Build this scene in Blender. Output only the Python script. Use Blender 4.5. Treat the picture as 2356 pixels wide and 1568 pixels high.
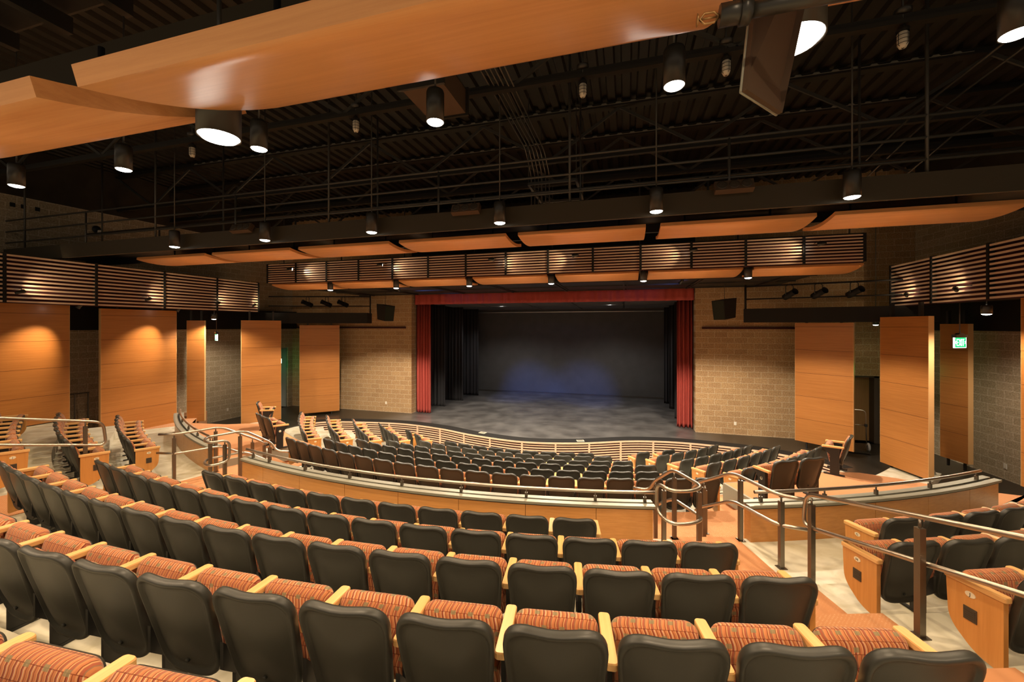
import bpy, bmesh, math, random
from mathutils import Vector, Matrix
random.seed(7)
PI = math.pi
sin, cos, rad = math.sin, math.cos, math.radians
SC = bpy.context.scene
for o in list(bpy.data.objects):
    bpy.data.objects.remove(o)
COL = SC.collection

# ------------------------------------------------------------------ camera, world, exposure
# Heights are measured from the tripod's eye level (z = 0); Y runs towards the stage, X = 0 is the hall's axis.
W, H = 2356, 1568
CX, YC = 3.34, 21.17            # camera offset from the axis; centre of the curved seat rows
YAW = 15.85
cd = bpy.data.cameras.new('camera')
cam = bpy.data.objects.new('camera', cd)
COL.objects.link(cam)
cam.location = (CX, 0, 0)
cam.rotation_euler = (PI / 2, 0, rad(YAW))
cd.sensor_width = 36
cd.lens = 36 * 928 / W
cd.shift_y = -(784 - 750) / W
cd.clip_start = 0.05
cd.clip_end = 200
SC.camera = cam
SC.view_settings.view_transform = 'Standard'
SC.view_settings.look = 'None'
SC.view_settings.gamma = 1
SC.view_settings.use_curve_mapping = False
SC.view_settings.exposure = 0.28
wd = bpy.data.worlds.new('world')
SC.world = wd
wd.use_nodes = True
wd.node_tree.nodes['Background'].inputs[0].default_value = (1.0, 0.8, 0.58, 1)
wd.node_tree.nodes['Background'].inputs[1].default_value = 0.34
WARM = (1.0, 0.74, 0.46)
DOWN_POWER = 300


def spot(name, loc, target, power, size=120, blend=0.35, color=WARM, radius=0.09, parent=None):
    l = bpy.data.lights.new(name, 'SPOT')
    l.energy = power
    l.spot_size = rad(size)
    l.spot_blend = blend
    l.color = color
    l.shadow_soft_size = radius
    o = bpy.data.objects.new(name, l)
    COL.objects.link(o)
    d = Vector(target) - Vector(loc)
    o.rotation_euler = d.to_track_quat('-Z', 'Y').to_euler()
    o.location = loc
    if parent:
        o.parent = parent
        o.location = Vector(loc) - parent.location
    return o


# ------------------------------------------------------------------ materials
def new_mat(name):
    m = bpy.data.materials.new(name)
    m.use_nodes = True
    nt = m.node_tree
    return m, nt, nt.nodes['Principled BSDF']


def N(nt, typ, **kw):
    n = nt.nodes.new(typ)
    for k, v in kw.items():
        setattr(n, k, v)
    return n


def mat(name, col, rough=0.5, metal=0.0, spec=0.5, noise=0.0, nscale=8.0, bump=0.0, coat=0.0):
    m, nt, b = new_mat(name)
    b.inputs['Base Color'].default_value = (*col, 1)
    b.inputs['Roughness'].default_value = rough
    b.inputs['Metallic'].default_value = metal
    b.inputs['Specular IOR Level'].default_value = spec
    b.inputs['Coat Weight'].default_value = coat
    if noise or bump:
        tc = N(nt, 'ShaderNodeTexCoord')
        nz = N(nt, 'ShaderNodeTexNoise')
        nz.inputs['Scale'].default_value = nscale
        nz.inputs['Detail'].default_value = 5
        nt.links.new(tc.outputs['Object'], nz.inputs['Vector'])
        if noise:
            mx = N(nt, 'ShaderNodeMixRGB', blend_type='MULTIPLY')
            mx.inputs[0].default_value = 1
            mx.inputs[1].default_value = (*col, 1)
            cr = N(nt, 'ShaderNodeValToRGB')
            cr.color_ramp.elements[0].color = (1 - noise,) * 3 + (1,)
            cr.color_ramp.elements[0].position = 0.3
            cr.color_ramp.elements[1].color = (1 + noise * .3,) * 3 + (1,)
            cr.color_ramp.elements[1].position = 0.7
            nt.links.new(nz.outputs['Fac'], cr.inputs[0])
            nt.links.new(cr.outputs[0], mx.inputs[2])
            nt.links.new(mx.outputs[0], b.inputs['Base Color'])
        if bump:
            bp = N(nt, 'ShaderNodeBump')
            bp.inputs['Strength'].default_value = bump
            bp.inputs['Distance'].default_value = 0.01
            nt.links.new(nz.outputs['Fac'], bp.inputs['Height'])
            nt.links.new(bp.outputs[0], b.inputs['Normal'])
    return m


def glow(name, col, strength):
    m, nt, b = new_mat(name)
    b.inputs['Base Color'].default_value = (*col, 1)
    b.inputs['Emission Color'].default_value = (*col, 1)
    b.inputs['Emission Strength'].default_value = strength
    return m


def wood(name, c1, c2, axis='X', rough=0.35, seam=0.0, coat=0.15):
    """fine veneer: grain along AXIS; SEAM = spacing of horizontal joints in metres"""
    m, nt, b = new_mat(name)
    tc = N(nt, 'ShaderNodeTexCoord')
    mp = N(nt, 'ShaderNodeMapping')
    s = {'X': (0.7, 9, 26), 'Y': (26, 0.7, 9), 'Z': (18, 18, 0.8)}[axis]
    mp.inputs['Scale'].default_value = s
    oi = N(nt, 'ShaderNodeObjectInfo')
    ad = N(nt, 'ShaderNodeVectorMath', operation='ADD')
    ml = N(nt, 'ShaderNodeMath', operation='MULTIPLY')
    ml.inputs[1].default_value = 13.0
    nt.links.new(oi.outputs['Random'], ml.inputs[0])
    nt.links.new(tc.outputs['Object'], ad.inputs[0])
    nt.links.new(ml.outputs[0], ad.inputs[1])
    nt.links.new(ad.outputs[0], mp.inputs['Vector'])
    nz = N(nt, 'ShaderNodeTexNoise')
    nz.inputs['Scale'].default_value = 1.6
    nz.inputs['Detail'].default_value = 6
    nz.inputs['Roughness'].default_value = 0.65
    nz.inputs['Distortion'].default_value = 0.5
    nt.links.new(mp.outputs[0], nz.inputs['Vector'])
    cr = N(nt, 'ShaderNodeValToRGB')
    cr.color_ramp.elements[0].position = 0.34
    cr.color_ramp.elements[0].color = (*c2, 1)
    cr.color_ramp.elements[1].position = 0.62
    cr.color_ramp.elements[1].color = (*c1, 1)
    nt.links.new(nz.outputs['Fac'], cr.inputs[0])
    out = cr.outputs[0]
    if seam:
        sp = N(nt, 'ShaderNodeSeparateXYZ')
        nt.links.new(tc.outputs['Object'], sp.inputs[0])
        md = N(nt, 'ShaderNodeMath', operation='PINGPONG')
        md.inputs[1].default_value = seam / 2
        nt.links.new(sp.outputs['Z'], md.inputs[0])
        lt = N(nt, 'ShaderNodeMath', operation='LESS_THAN')
        lt.inputs[1].default_value = 0.005
        nt.links.new(md.outputs[0], lt.inputs[0])
        mx = N(nt, 'ShaderNodeMixRGB')
        mx.inputs[2].default_value = (c2[0] * .35, c2[1] * .3, c2[2] * .3, 1)
        nt.links.new(lt.outputs[0], mx.inputs[0])
        nt.links.new(out, mx.inputs[1])
        out = mx.outputs[0]
    nt.links.new(out, b.inputs['Base Color'])
    b.inputs['Roughness'].default_value = rough
    b.inputs['Coat Weight'].default_value = coat
    b.inputs['Coat Roughness'].default_value = 0.2
    return m


def block_wall(name, c1, c2, mortar):
    m, nt, b = new_mat(name)
    tc = N(nt, 'ShaderNodeTexCoord')
    sp = N(nt, 'ShaderNodeSeparateXYZ')
    cb = N(nt, 'ShaderNodeCombineXYZ')
    nt.links.new(tc.outputs['Object'], sp.inputs[0])
    nt.links.new(sp.outputs['X'], cb.inputs['X'])
    nt.links.new(sp.outputs['Z'], cb.inputs['Y'])
    br = N(nt, 'ShaderNodeTexBrick')
    br.inputs['Color1'].default_value = (*c1, 1)
    br.inputs['Color2'].default_value = (*c2, 1)
    br.inputs['Mortar'].default_value = (*mortar, 1)
    br.inputs['Scale'].default_value = 1
    br.inputs['Mortar Size'].default_value = 0.009
    br.inputs['Brick Width'].default_value = 0.42
    br.inputs['Row Height'].default_value = 0.2
    nt.links.new(cb.outputs[0], br.inputs['Vector'])
    nz = N(nt, 'ShaderNodeTexNoise')
    nz.inputs['Scale'].default_value = 28
    nz.inputs['Detail'].default_value = 6
    nt.links.new(tc.outputs['Object'], nz.inputs['Vector'])
    cr = N(nt, 'ShaderNodeValToRGB')
    cr.color_ramp.elements[0].position = 0.35
    cr.color_ramp.elements[0].color = (.74, .71, .66, 1)
    cr.color_ramp.elements[1].position = 0.65
    cr.color_ramp.elements[1].color = (1.15, 1.12, 1.1, 1)
    nt.links.new(nz.outputs['Fac'], cr.inputs[0])
    mx = N(nt, 'ShaderNodeMixRGB', blend_type='MULTIPLY')
    mx.inputs[0].default_value = 1
    nt.links.new(br.outputs['Color'], mx.inputs[1])
    nt.links.new(cr.outputs[0], mx.inputs[2])
    nt.links.new(mx.outputs[0], b.inputs['Base Color'])
    b.inputs['Roughness'].default_value = 0.95
    b.inputs['Specular IOR Level'].default_value = 0.15
    bp = N(nt, 'ShaderNodeBump')
    bp.inputs['Strength'].default_value = 0.7
    bp.inputs['Distance'].default_value = 0.02
    nt.links.new(nz.outputs['Fac'], bp.inputs['Height'])
    nt.links.new(bp.outputs[0], b.inputs['Normal'])
    return m


def fabric_mat(name):
    """woven stripe: wavy rust, orange and sand bands with grey-green blocks and dark dashes"""
    m, nt, b = new_mat(name)
    L = nt.links.new
    tc = N(nt, 'ShaderNodeTexCoord')
    oi = N(nt, 'ShaderNodeObjectInfo')
    rs = N(nt, 'ShaderNodeVectorMath', operation='ADD')
    rm = N(nt, 'ShaderNodeMath', operation='MULTIPLY')
    rm.inputs[1].default_value = 7.3
    L(oi.outputs['Random'], rm.inputs[0])
    L(tc.outputs['Object'], rs.inputs[0])
    L(rm.outputs[0], rs.inputs[1])
    sp = N(nt, 'ShaderNodeSeparateXYZ')
    L(rs.outputs[0], sp.inputs[0])
    # arc length along the cushion, near enough: z + y
    ln = N(nt, 'ShaderNodeMath', operation='ADD')
    L(sp.outputs['Z'], ln.inputs[0])
    L(sp.outputs['Y'], ln.inputs[1])
    sw = N(nt, 'ShaderNodeMath', operation='MULTIPLY')
    sw.inputs[1].default_value = 42
    L(ln.outputs[0], sw.inputs[0])
    sn = N(nt, 'ShaderNodeMath', operation='SINE')
    L(sw.outputs[0], sn.inputs[0])
    wa = N(nt, 'ShaderNodeMath', operation='MULTIPLY_ADD')
    wa.inputs[1].default_value = 0.006
    L(sn.outputs[0], wa.inputs[0])
    L(sp.outputs['X'], wa.inputs[2])
    # stripes
    st = N(nt, 'ShaderNodeMath', operation='MULTIPLY')
    st.inputs[1].default_value = 1 / 0.043
    L(wa.outputs[0], st.inputs[0])
    fr = N(nt, 'ShaderNodeMath', operation='FRACT')
    L(st.outputs[0], fr.inputs[0])
    cr = N(nt, 'ShaderNodeValToRGB')
    e = cr.color_ramp.elements
    cr.color_ramp.interpolation = 'CONSTANT'
    e[0].position = 0; e[0].color = (.42, .155, .068, 1)
    e[1].position = .30; e[1].color = (.50, .25, .115, 1)
    for p, c in ((.44, (.30, .088, .048, 1)), (.70, (.52, .38, .24, 1)), (.80, (.47, .19, .080, 1))):
        x = e.new(p); x.color = c
    L(fr.outputs[0], cr.inputs[0])
    # short dark dashes
    cv = N(nt, 'ShaderNodeCombineXYZ')
    L(wa.outputs[0], cv.inputs['X'])
    L(ln.outputs[0], cv.inputs['Y'])
    br = N(nt, 'ShaderNodeTexBrick')
    br.inputs['Scale'].default_value = 1
    br.inputs['Brick Width'].default_value = 0.0215
    br.inputs['Row Height'].default_value = 0.075
    br.inputs['Mortar Size'].default_value = 0.0022
    br.inputs['Mortar Smooth'].default_value = 0
    br.offset = 0.5
    br.inputs['Color1'].default_value = (1, 1, 1, 1)
    br.inputs['Color2'].default_value = (.80, .78, .74, 1)
    br.inputs['Mortar'].default_value = (.30, .15, .12, 1)
    L(cv.outputs[0], br.inputs['Vector'])
    mu = N(nt, 'ShaderNodeMixRGB', blend_type='MULTIPLY')
    mu.inputs[0].default_value = .8
    L(cr.outputs[0], mu.inputs[1])
    L(br.outputs['Color'], mu.inputs[2])
    # grey-green blocks
    b2 = N(nt, 'ShaderNodeTexBrick')
    b2.inputs['Scale'].default_value = 1
    b2.inputs['Brick Width'].default_value = 0.1
    b2.inputs['Row Height'].default_value = 0.1
    b2.inputs['Mortar Size'].default_value = 0.036
    b2.inputs['Mortar Smooth'].default_value = 0
    b2.inputs['Color1'].default_value = (1, 1, 1, 1)
    b2.inputs['Color2'].default_value = (1, 1, 1, 1)
    b2.inputs['Mortar'].default_value = (0, 0, 0, 1)
    L(cv.outputs[0], b2.inputs['Vector'])
    m2 = N(nt, 'ShaderNodeMixRGB')
    m2.inputs[2].default_value = (.17, .155, .085, 1)
    fx = N(nt, 'ShaderNodeMath', operation='MULTIPLY')
    fx.inputs[1].default_value = .8
    L(b2.outputs['Color'], fx.inputs[0])
    L(fx.outputs[0], m2.inputs[0])
    L(mu.outputs[0], m2.inputs[1])
    L(m2.outputs[0], b.inputs['Base Color'])
    b.inputs['Roughness'].default_value = 0.95
    b.inputs['Specular IOR Level'].default_value = 0.1
    b.inputs['Sheen Weight'].default_value = 0.15
    return m


def carpet_mat(name):
    m, nt, b = new_mat(name)
    L = nt.links.new
    tc = N(nt, 'ShaderNodeTexCoord')
    mp = N(nt, 'ShaderNodeMapping')
    mp.inputs['Rotation'].default_value = (0, 0, 0.6)
    L(tc.outputs['Object'], mp.inputs['Vector'])
    ck = N(nt, 'ShaderNodeTexVoronoi')
    ck.inputs['Scale'].default_value = 42
    ck.inputs['Randomness'].default_value = 0.15
    L(mp.outputs[0], ck.inputs['Vector'])
    cr = N(nt, 'ShaderNodeValToRGB')
    cr.color_ramp.elements[0].position = .22
    cr.color_ramp.elements[0].color = (.52, .31, .18, 1)
    cr.color_ramp.elements[1].position = .45
    cr.color_ramp.elements[1].color = (.43, .20, .095, 1)
    L(ck.outputs['Distance'], cr.inputs[0])
    L(cr.outputs[0], b.inputs['Base Color'])
    b.inputs['Roughness'].default_value = 1
    b.inputs['Specular IOR Level'].default_value = 0.05
    return m


def concrete_mat(name):
    m, nt, b = new_mat(name)
    L = nt.links.new
    tc = N(nt, 'ShaderNodeTexCoord')
    n1 = N(nt, 'ShaderNodeTexNoise')
    n1.inputs['Scale'].default_value = 2.2
    n1.inputs['Detail'].default_value = 8
    n1.inputs['Distortion'].default_value = 1.2
    L(tc.outputs['Object'], n1.inputs['Vector'])
    cr = N(nt, 'ShaderNodeValToRGB')
    cr.color_ramp.elements[0].position = .36
    cr.color_ramp.elements[0].color = (.40, .36, .25, 1)
    cr.color_ramp.elements[1].position = .62
    cr.color_ramp.elements[1].color = (.56, .53, .43, 1)
    L(n1.outputs['Fac'], cr.inputs[0])
    L(cr.outputs[0], b.inputs['Base Color'])
    b.inputs['Roughness'].default_value = .55
    return m


def stage_mat(name):
    """matt black stage paint scuffed by scenery"""
    m, nt, b = new_mat(name)
    L = nt.links.new
    tc = N(nt, 'ShaderNodeTexCoord')
    fac = None
    for i, (rot, sc, th) in enumerate(((0.25, (0.9, 14, 1), .63), (-0.5, (1.1, 17, 1), .65), (1.1, (1.0, 20, 1), .67))):
        mp = N(nt, 'ShaderNodeMapping')
        mp.inputs['Rotation'].default_value = (0, 0, rot)
        mp.inputs['Scale'].default_value = sc
        mp.inputs['Location'].default_value = (i * 3.1, i * 7.7, 0)
        L(tc.outputs['Object'], mp.inputs['Vector'])
        nz = N(nt, 'ShaderNodeTexNoise')
        nz.inputs['Scale'].default_value = 2.3
        nz.inputs['Detail'].default_value = 4
        L(mp.outputs[0], nz.inputs['Vector'])
        cr = N(nt, 'ShaderNodeValToRGB')
        cr.color_ramp.elements[0].position = th
        cr.color_ramp.elements[0].color = (0, 0, 0, 1)
        cr.color_ramp.elements[1].position = th + .12
        cr.color_ramp.elements[1].color = (1, 1, 1, 1)
        L(nz.outputs['Fac'], cr.inputs[0])
        if fac is None:
            fac = cr.outputs[0]
        else:
            ad = N(nt, 'ShaderNodeMixRGB', blend_type='ADD')
            ad.inputs[0].default_value = 1
            L(fac, ad.inputs[1])
            L(cr.outputs[0], ad.inputs[2])
            fac = ad.outputs[0]
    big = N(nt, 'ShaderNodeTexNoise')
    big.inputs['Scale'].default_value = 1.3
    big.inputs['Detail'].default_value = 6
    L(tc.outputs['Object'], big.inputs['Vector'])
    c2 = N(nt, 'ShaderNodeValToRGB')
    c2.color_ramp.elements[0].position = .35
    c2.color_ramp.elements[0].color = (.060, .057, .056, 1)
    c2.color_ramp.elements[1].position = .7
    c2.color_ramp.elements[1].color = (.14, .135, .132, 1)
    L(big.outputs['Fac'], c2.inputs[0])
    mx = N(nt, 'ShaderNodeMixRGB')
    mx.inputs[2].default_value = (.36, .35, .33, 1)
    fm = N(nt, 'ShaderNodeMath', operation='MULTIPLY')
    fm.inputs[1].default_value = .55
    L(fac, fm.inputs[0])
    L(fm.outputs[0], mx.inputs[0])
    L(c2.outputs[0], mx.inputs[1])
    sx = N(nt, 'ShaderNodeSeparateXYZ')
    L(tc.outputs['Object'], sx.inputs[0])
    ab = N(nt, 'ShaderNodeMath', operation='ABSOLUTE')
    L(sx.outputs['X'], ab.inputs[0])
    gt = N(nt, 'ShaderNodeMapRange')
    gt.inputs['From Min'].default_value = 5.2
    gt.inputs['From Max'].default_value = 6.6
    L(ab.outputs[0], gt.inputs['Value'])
    wn = N(nt, 'ShaderNodeMixRGB')  # cleaner sides, darkened further to stand in for the weaker light there
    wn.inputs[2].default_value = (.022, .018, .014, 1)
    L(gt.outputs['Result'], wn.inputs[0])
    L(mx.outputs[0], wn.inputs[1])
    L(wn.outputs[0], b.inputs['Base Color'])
    b.inputs['Roughness'].default_value = .30
    return m


M = dict(
    shell=mat('black plastic', (.026, .026, .022), rough=.43, spec=.5, bump=.04, nscale=300),
    fabric=fabric_mat('striped fabric'),
    steel_black=mat('black steel', (.012, .012, .012), rough=.45),
    arm=wood('maple arm', (.72, .43, .17), (.62, .34, .12), 'Y', rough=.35),
    endwood=wood('maple end panel', (.58, .27, .075), (.50, .22, .055), 'Z', rough=.35),
    wood_panel=wood('cherry wall panel', (.44, .178, .043), (.36, .133, .029), 'X', rough=.36, seam=.72),
    wood_edge=mat('maple edge', (.66, .40, .17), rough=.5),
    reflector=wood('cherry reflector', (.76, .37, .14), (.68, .31, .11), 'X', rough=.42, coat=.03),
    parapet=wood('maple parapet', (.56, .26, .075), (.48, .21, .055), 'X', rough=.33),
    block=block_wall('split-face block', (.43, .29, .155), (.36, .235, .125), (.50, .40, .27)),
    block_grey=block_wall('grey split-face block', (.44, .37, .26), (.37, .31, .21), (.54, .48, .37)),
    block_dark=mat('dark painted wall', (.035, .026, .014), rough=.9, noise=.3, nscale=3),
    concrete=concrete_mat('tier concrete'),
    carpet=carpet_mat('dotted carpet'),
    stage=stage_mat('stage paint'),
    black=mat('black paint', (.010, .009, .008), rough=.75, spec=.3),
    soffit=mat('black soffit', (.014, .013, .012), rough=.5),
    darksteel=mat('dark steel', (.026, .023, .018), rough=.5, metal=.3),
    pipe=mat('grey black pipe', (.075, .070, .060), rough=.45, metal=.4),
    brown_beam=mat('dark brown beam', (.040, .029, .013), rough=.7),
    stainless=mat('brushed stainless', (.46, .41, .35), rough=.33, metal=1.0),
    post=mat('stainless post', (.20, .175, .145), rough=.42, metal=1.0),
    alu=mat('aluminium cap', (.27, .26, .205), rough=.45, metal=.3),
    gap=mat('dark gap', (.02, .017, .012), rough=.8),
    slat=wood('maple slat', (.66, .48, .34), (.58, .41, .28), 'X', rough=.4),
    maroon=mat('maroon backing', (.040, .004, .005), rough=.9),
    redcurtain=mat('red velvet', (.38, .058, .042), rough=.85, noise=.15, nscale=40),
    blackcurtain=mat('black velour', (.028, .028, .031), rough=.95, spec=.2),
    backdrop=mat('charcoal back wall', (.085, .085, .083), rough=.85, noise=.12, nscale=2),
    white=mat('white plate', (.75, .72, .65), rough=.5),
    cream=mat('cream plate', (.74, .68, .52), rough=.5),
    ink=mat('black ink', (.012, .012, .012), rough=.6),
    bronze=mat('bronze grille', (.055, .042, .030), rough=.5),
    speaker=mat('speaker cloth', (.022, .024, .016), rough=.85, spec=.2),
    lens=glow('lamp lens', (1.0, .96, .86), 14),
    lamp=mat('lamp housing', (.022, .020, .016), rough=.35),
    reflect_in=mat('lamp reflector', (.8, .78, .72), rough=.2, metal=1),
    jar=mat('frosted jar', (.62, .58, .48), rough=.3),
    exit_green=glow('exit green', (.0, .50, .16), 1.3),
    exit_white=glow('exit white', (.75, 1.0, .88), 1.7),
    greydoor=mat('dark door', (.045, .05, .045), rough=.5),
    wooddoor=wood('oak door', (.30, .17, .06), (.25, .135, .045), 'Z', rough=.4),
    frame=mat('door frame', (.20, .21, .19), rough=.5),
    darkfloor=mat('dark side floor', (.035, .036, .034), rough=.45, noise=.25, nscale=2),
    plate=mat('grey brown plate', (.085, .055, .036), rough=.85, spec=.15),
    brass=mat('brass', (.40, .24, .10), rough=.4, metal=.8),
    bluegel=glow('blue gel', (.12, .28, 1.0), 6),
    tyre=mat('grey tyre', (.35, .36, .36), rough=.6),
    redled=glow('red indicator', (1.0, .05, .04), 3),
)


# ------------------------------------------------------------------ mesh helpers
class MB:
    def __init__(self):
        self.v, self.f, self.s, self.mi = [], [], [], []

    def add(self, vs, fs, smooth=False, mi=0):
        o = len(self.v)
        self.v += [tuple(p) for p in vs]
        for f in fs:
            self.f.append([i + o for i in f])
            self.s.append(smooth)
            self.mi.append(mi)

    def box(self, x0, x1, y0, y1, z0, z1, mi=0, m4=None):
        vs = [Vector((x, y, z)) for z in (z0, z1) for y in (y0, y1) for x in (x0, x1)]
        if m4 is not None:
            vs = [m4 @ p for p in vs]
        self.add(vs, [(0, 2, 3, 1), (4, 5, 7, 6), (0, 1, 5, 4), (2, 6, 7, 3), (0, 4, 6, 2), (1, 3, 7, 5)], False, mi)

    def bar(self, a, b, w, h, mi=0, up=(0, 0, 1)):
        """rectangular bar from a to b, width w across, height h along up"""
        a, b = Vector(a), Vector(b)
        d = (b - a).normalized()
        upv = Vector(up)
        s = d.cross(upv)
        if s.length < 1e-4:
            s = Vector((1, 0, 0))
        s.normalize()
        u = s.cross(d)
        vs = []
        for p in (a, b):
            for i, j in ((-1, -1), (1, -1), (1, 1), (-1, 1)):
                vs.append(p + s * (i * w / 2) + u * (j * h / 2))
        self.add(vs, [(3, 2, 1, 0), (4, 5, 6, 7), (0, 1, 5, 4), (1, 2, 6, 5), (2, 3, 7, 6), (3, 0, 4, 7)], False, mi)

    def tube(self, pts, r, n=10, mi=0, caps=True, smooth=True):
        pts = [Vector(p) for p in pts]
        ring = []
        t0 = (pts[1] - pts[0]).normalized()
        ref = Vector((0, 0, 1)) if abs(t0.z) < .9 else Vector((1, 0, 0))
        nrm = (ref - t0 * ref.dot(t0)).normalized()
        vs = []
        for i, p in enumerate(pts):
            if i == 0:
                t = t0
            elif i == len(pts) - 1:
                t = (pts[i] - pts[i - 1]).normalized()
            else:
                t = ((pts[i + 1] - p).normalized() + (p - pts[i - 1]).normalized())
                t = t.normalized() if t.length > 1e-6 else (pts[i + 1] - p).normalized()
            nrm = (nrm - t * nrm.dot(t))
            nrm = nrm.normalized() if nrm.length > 1e-6 else Vector((0, 0, 1))
            bn = t.cross(nrm)
            for k in range(n):
                a = 2 * PI * k / n
                vs.append(p + nrm * (r * cos(a)) + bn * (r * sin(a)))
        fs = []
        for i in range(len(pts) - 1):
            for k in range(n):
                k2 = (k + 1) % n
                fs.append((i * n + k, i * n + k2, (i + 1) * n + k2, (i + 1) * n + k))
        self.add(vs, fs, smooth, mi)
        if caps:
            m = (len(pts) - 1) * n
            self.add(vs[:n], [tuple(range(n))[::-1]], False, mi)
            self.add(vs[m:m + n], [tuple(range(n))], False, mi)

    def lathe(self, prof, n=24, c=(0, 0, 0), mi=0, smooth=True, m4=None):
        """prof: list of (r, z)"""
        vs = []
        for r, z in prof:
            for k in range(n):
                a = 2 * PI * k / n
                p = Vector((r * cos(a), r * sin(a), z))
                if m4 is not None:
                    p = m4 @ p
                vs.append(p + Vector(c))
        fs = []
        for i in range(len(prof) - 1):
            for k in range(n):
                k2 = (k + 1) % n
                fs.append((i * n + k, i * n + k2, (i + 1) * n + k2, (i + 1) * n + k))
        self.add(vs, fs, smooth, mi)

    def disc(self, c, r, n=24, mi=0, down=True, m4=None):
        vs = []
        for k in range(n):
            p = Vector((r * cos(2 * PI * k / n), r * sin(2 * PI * k / n), 0))
            if m4 is not None:
                p = m4 @ p
            vs.append(p + Vector(c))
        f = tuple(range(n))
        self.add(vs, [f[::-1] if down else f], False, mi)

    def rings(self, rings, close0=True, close1=True, mi=0, smooth=True):
        """loft through rings of equal length"""
        n = len(rings[0])
        vs = [p for r in rings for p in r]
        fs = []
        for i in range(len(rings) - 1):
            for k in range(n):
                k2 = (k + 1) % n
                fs.append((i * n + k, i * n + k2, (i + 1) * n + k2, (i + 1) * n + k))
        if close0:
            fs.append(tuple(range(n))[::-1])
        if close1:
            fs.append(tuple(range((len(rings) - 1) * n, len(rings) * n)))
        self.add(vs, fs, smooth, mi)

    def prism(self, poly, axis, a, b, mi=0):
        """extrude a 2D polygon along AXIS from a to b"""
        def p3(p, t):
            return {'x': (t, p[0], p[1]), 'y': (p[0], t, p[1]), 'z': (p[0], p[1], t)}[axis]
        n = len(poly)
        vs = [p3(p, a) for p in poly] + [p3(p, b) for p in poly]
        fs = [tuple(range(n))[::-1], tuple(range(n, 2 * n))]
        for k in range(n):
            k2 = (k + 1) % n
            fs.append((k, k2, n + k2, n + k))
        self.add(vs, fs, False, mi)

    def sector(self, r0, r1, t0, t1, z0, z1, n=None, mi=0):
        """annular slab about the row centre, angles in degrees"""
        n = n or max(2, int(abs(t1 - t0) / 1.5) + 1)
        vs = []
        for i in range(n + 1):
            t = t0 + (t1 - t0) * i / n
            for r, z in ((r0, z0), (r1, z0), (r1, z1), (r0, z1)):
                x, y = pol(r, t)
                vs.append((x, y, z))
        fs = []
        for i in range(n):
            for k in range(4):
                k2 = (k + 1) % 4
                fs.append((i * 4 + k, i * 4 + k2, i * 4 + 4 + k2, i * 4 + 4 + k))
        fs.append((0, 1, 2, 3))
        fs.append((n * 4 + 3, n * 4 + 2, n * 4 + 1, n * 4))
        self.add(vs, fs, False, mi)

    def mesh(self, name, mats):
        me = bpy.data.meshes.new(name)
        me.from_pydata(self.v, [], self.f)
        me.polygons.foreach_set('use_smooth', self.s)
        me.polygons.foreach_set('material_index', self.mi)
        for m in (mats if isinstance(mats, (list, tuple)) else [mats]):
            me.materials.append(m)
        bm = bmesh.new()
        bm.from_mesh(me)
        bmesh.ops.remove_doubles(bm, verts=bm.verts, dist=1e-5)
        bmesh.ops.recalc_face_normals(bm, faces=bm.faces)
        bm.to_mesh(me)
        bm.free()
        return me

    def build(self, name, mats, parent=None, loc=None, rotz=0):
        o = bpy.data.objects.new(name, self.mesh(name, mats))
        COL.objects.link(o)
        if loc is not None:
            o.location = loc
        o.rotation_euler = (0, 0, rotz)
        if parent:
            o.parent = parent
        return o


def pol(r, t):
    t = rad(t)
    return (r * sin(t), YC - r * cos(t))


def fillet(pts, r, n=6, closed=False):
    """round the corners of a 3D polyline"""
    pts = [Vector(p) for p in pts]
    out = []
    m = len(pts)
    for i, p in enumerate(pts):
        if not closed and i in (0, m - 1):
            out.append(p)
            continue
        a, b = pts[i - 1], pts[(i + 1) % m]
        rr = r[i] if isinstance(r, (list, tuple)) else r
        d1, d2 = (a - p), (b - p)
        k = min(rr, d1.length * .49, d2.length * .49)
        s, e = p + d1.normalized() * k, p + d2.normalized() * k
        for j in range(n + 1):
            t = j / n
            out.append(s * (1 - t) ** 2 + p * (2 * t * (1 - t)) + e * t ** 2)
    return out


def spline(pts, n=8):
    out = []
    P = [Vector(p) for p in pts]
    for i in range(len(P) - 1):
        p0, p1, p2, p3 = P[max(i - 1, 0)], P[i], P[i + 1], P[min(i + 2, len(P) - 1)]
        for j in range(n):
            t = j / n
            out.append(.5 * ((2 * p1) + (p2 - p0) * t + (2 * p0 - 5 * p1 + 4 * p2 - p3) * t * t + (3 * p1 - p0 - 3 * p2 + p3) * t ** 3))
    out.append(P[-1])
    return out


def thing(name, label, cat, loc=(0, 0, 0), rotz=0, group=None):
    o = bpy.data.objects.new(name, None)
    o.empty_display_size = .1
    COL.objects.link(o)
    o.location = loc
    o.rotation_euler = (0, 0, rotz)
    return tag(o, label, cat, group)


def tag(o, label, cat, group=None):
    o['label'] = label
    o['category'] = cat
    if group:
        o['group'] = group
    return o


def struct(o):
    o['kind'] = 'structure'
    return o


ORD = ['', 'first', 'second', 'third', 'fourth', 'fifth', 'sixth', 'seventh', 'eighth', 'ninth', 'tenth', 'eleventh', 'twelfth', 'thirteenth', 'fourteenth', 'fifteenth', 'sixteenth', 'seventeenth', 'eighteenth', 'nineteenth', 'twentieth']

# ------------------------------------------------------------------ the setting: floors and walls
ZST = -3.82                      # stage floor
FLO = dict(A=-4.59, B=-4.40, C=-4.19, D=-4.01, E=-3.86, F=-3.68, G=-3.04, H=-2.83, J=-2.57, K=-2.28, L=-1.90, M=-1.62)
ROW_R = dict(A=9.36, B=10.24, C=11.25, D=12.09, E=12.9, F=13.76, G=16.77, H=17.6, J=18.52, K=19.51, L=20.585)
ZW = -3.42                       # walkway below the parapet
ZS = -3.25                       # side platforms for wheelchair users

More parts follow.
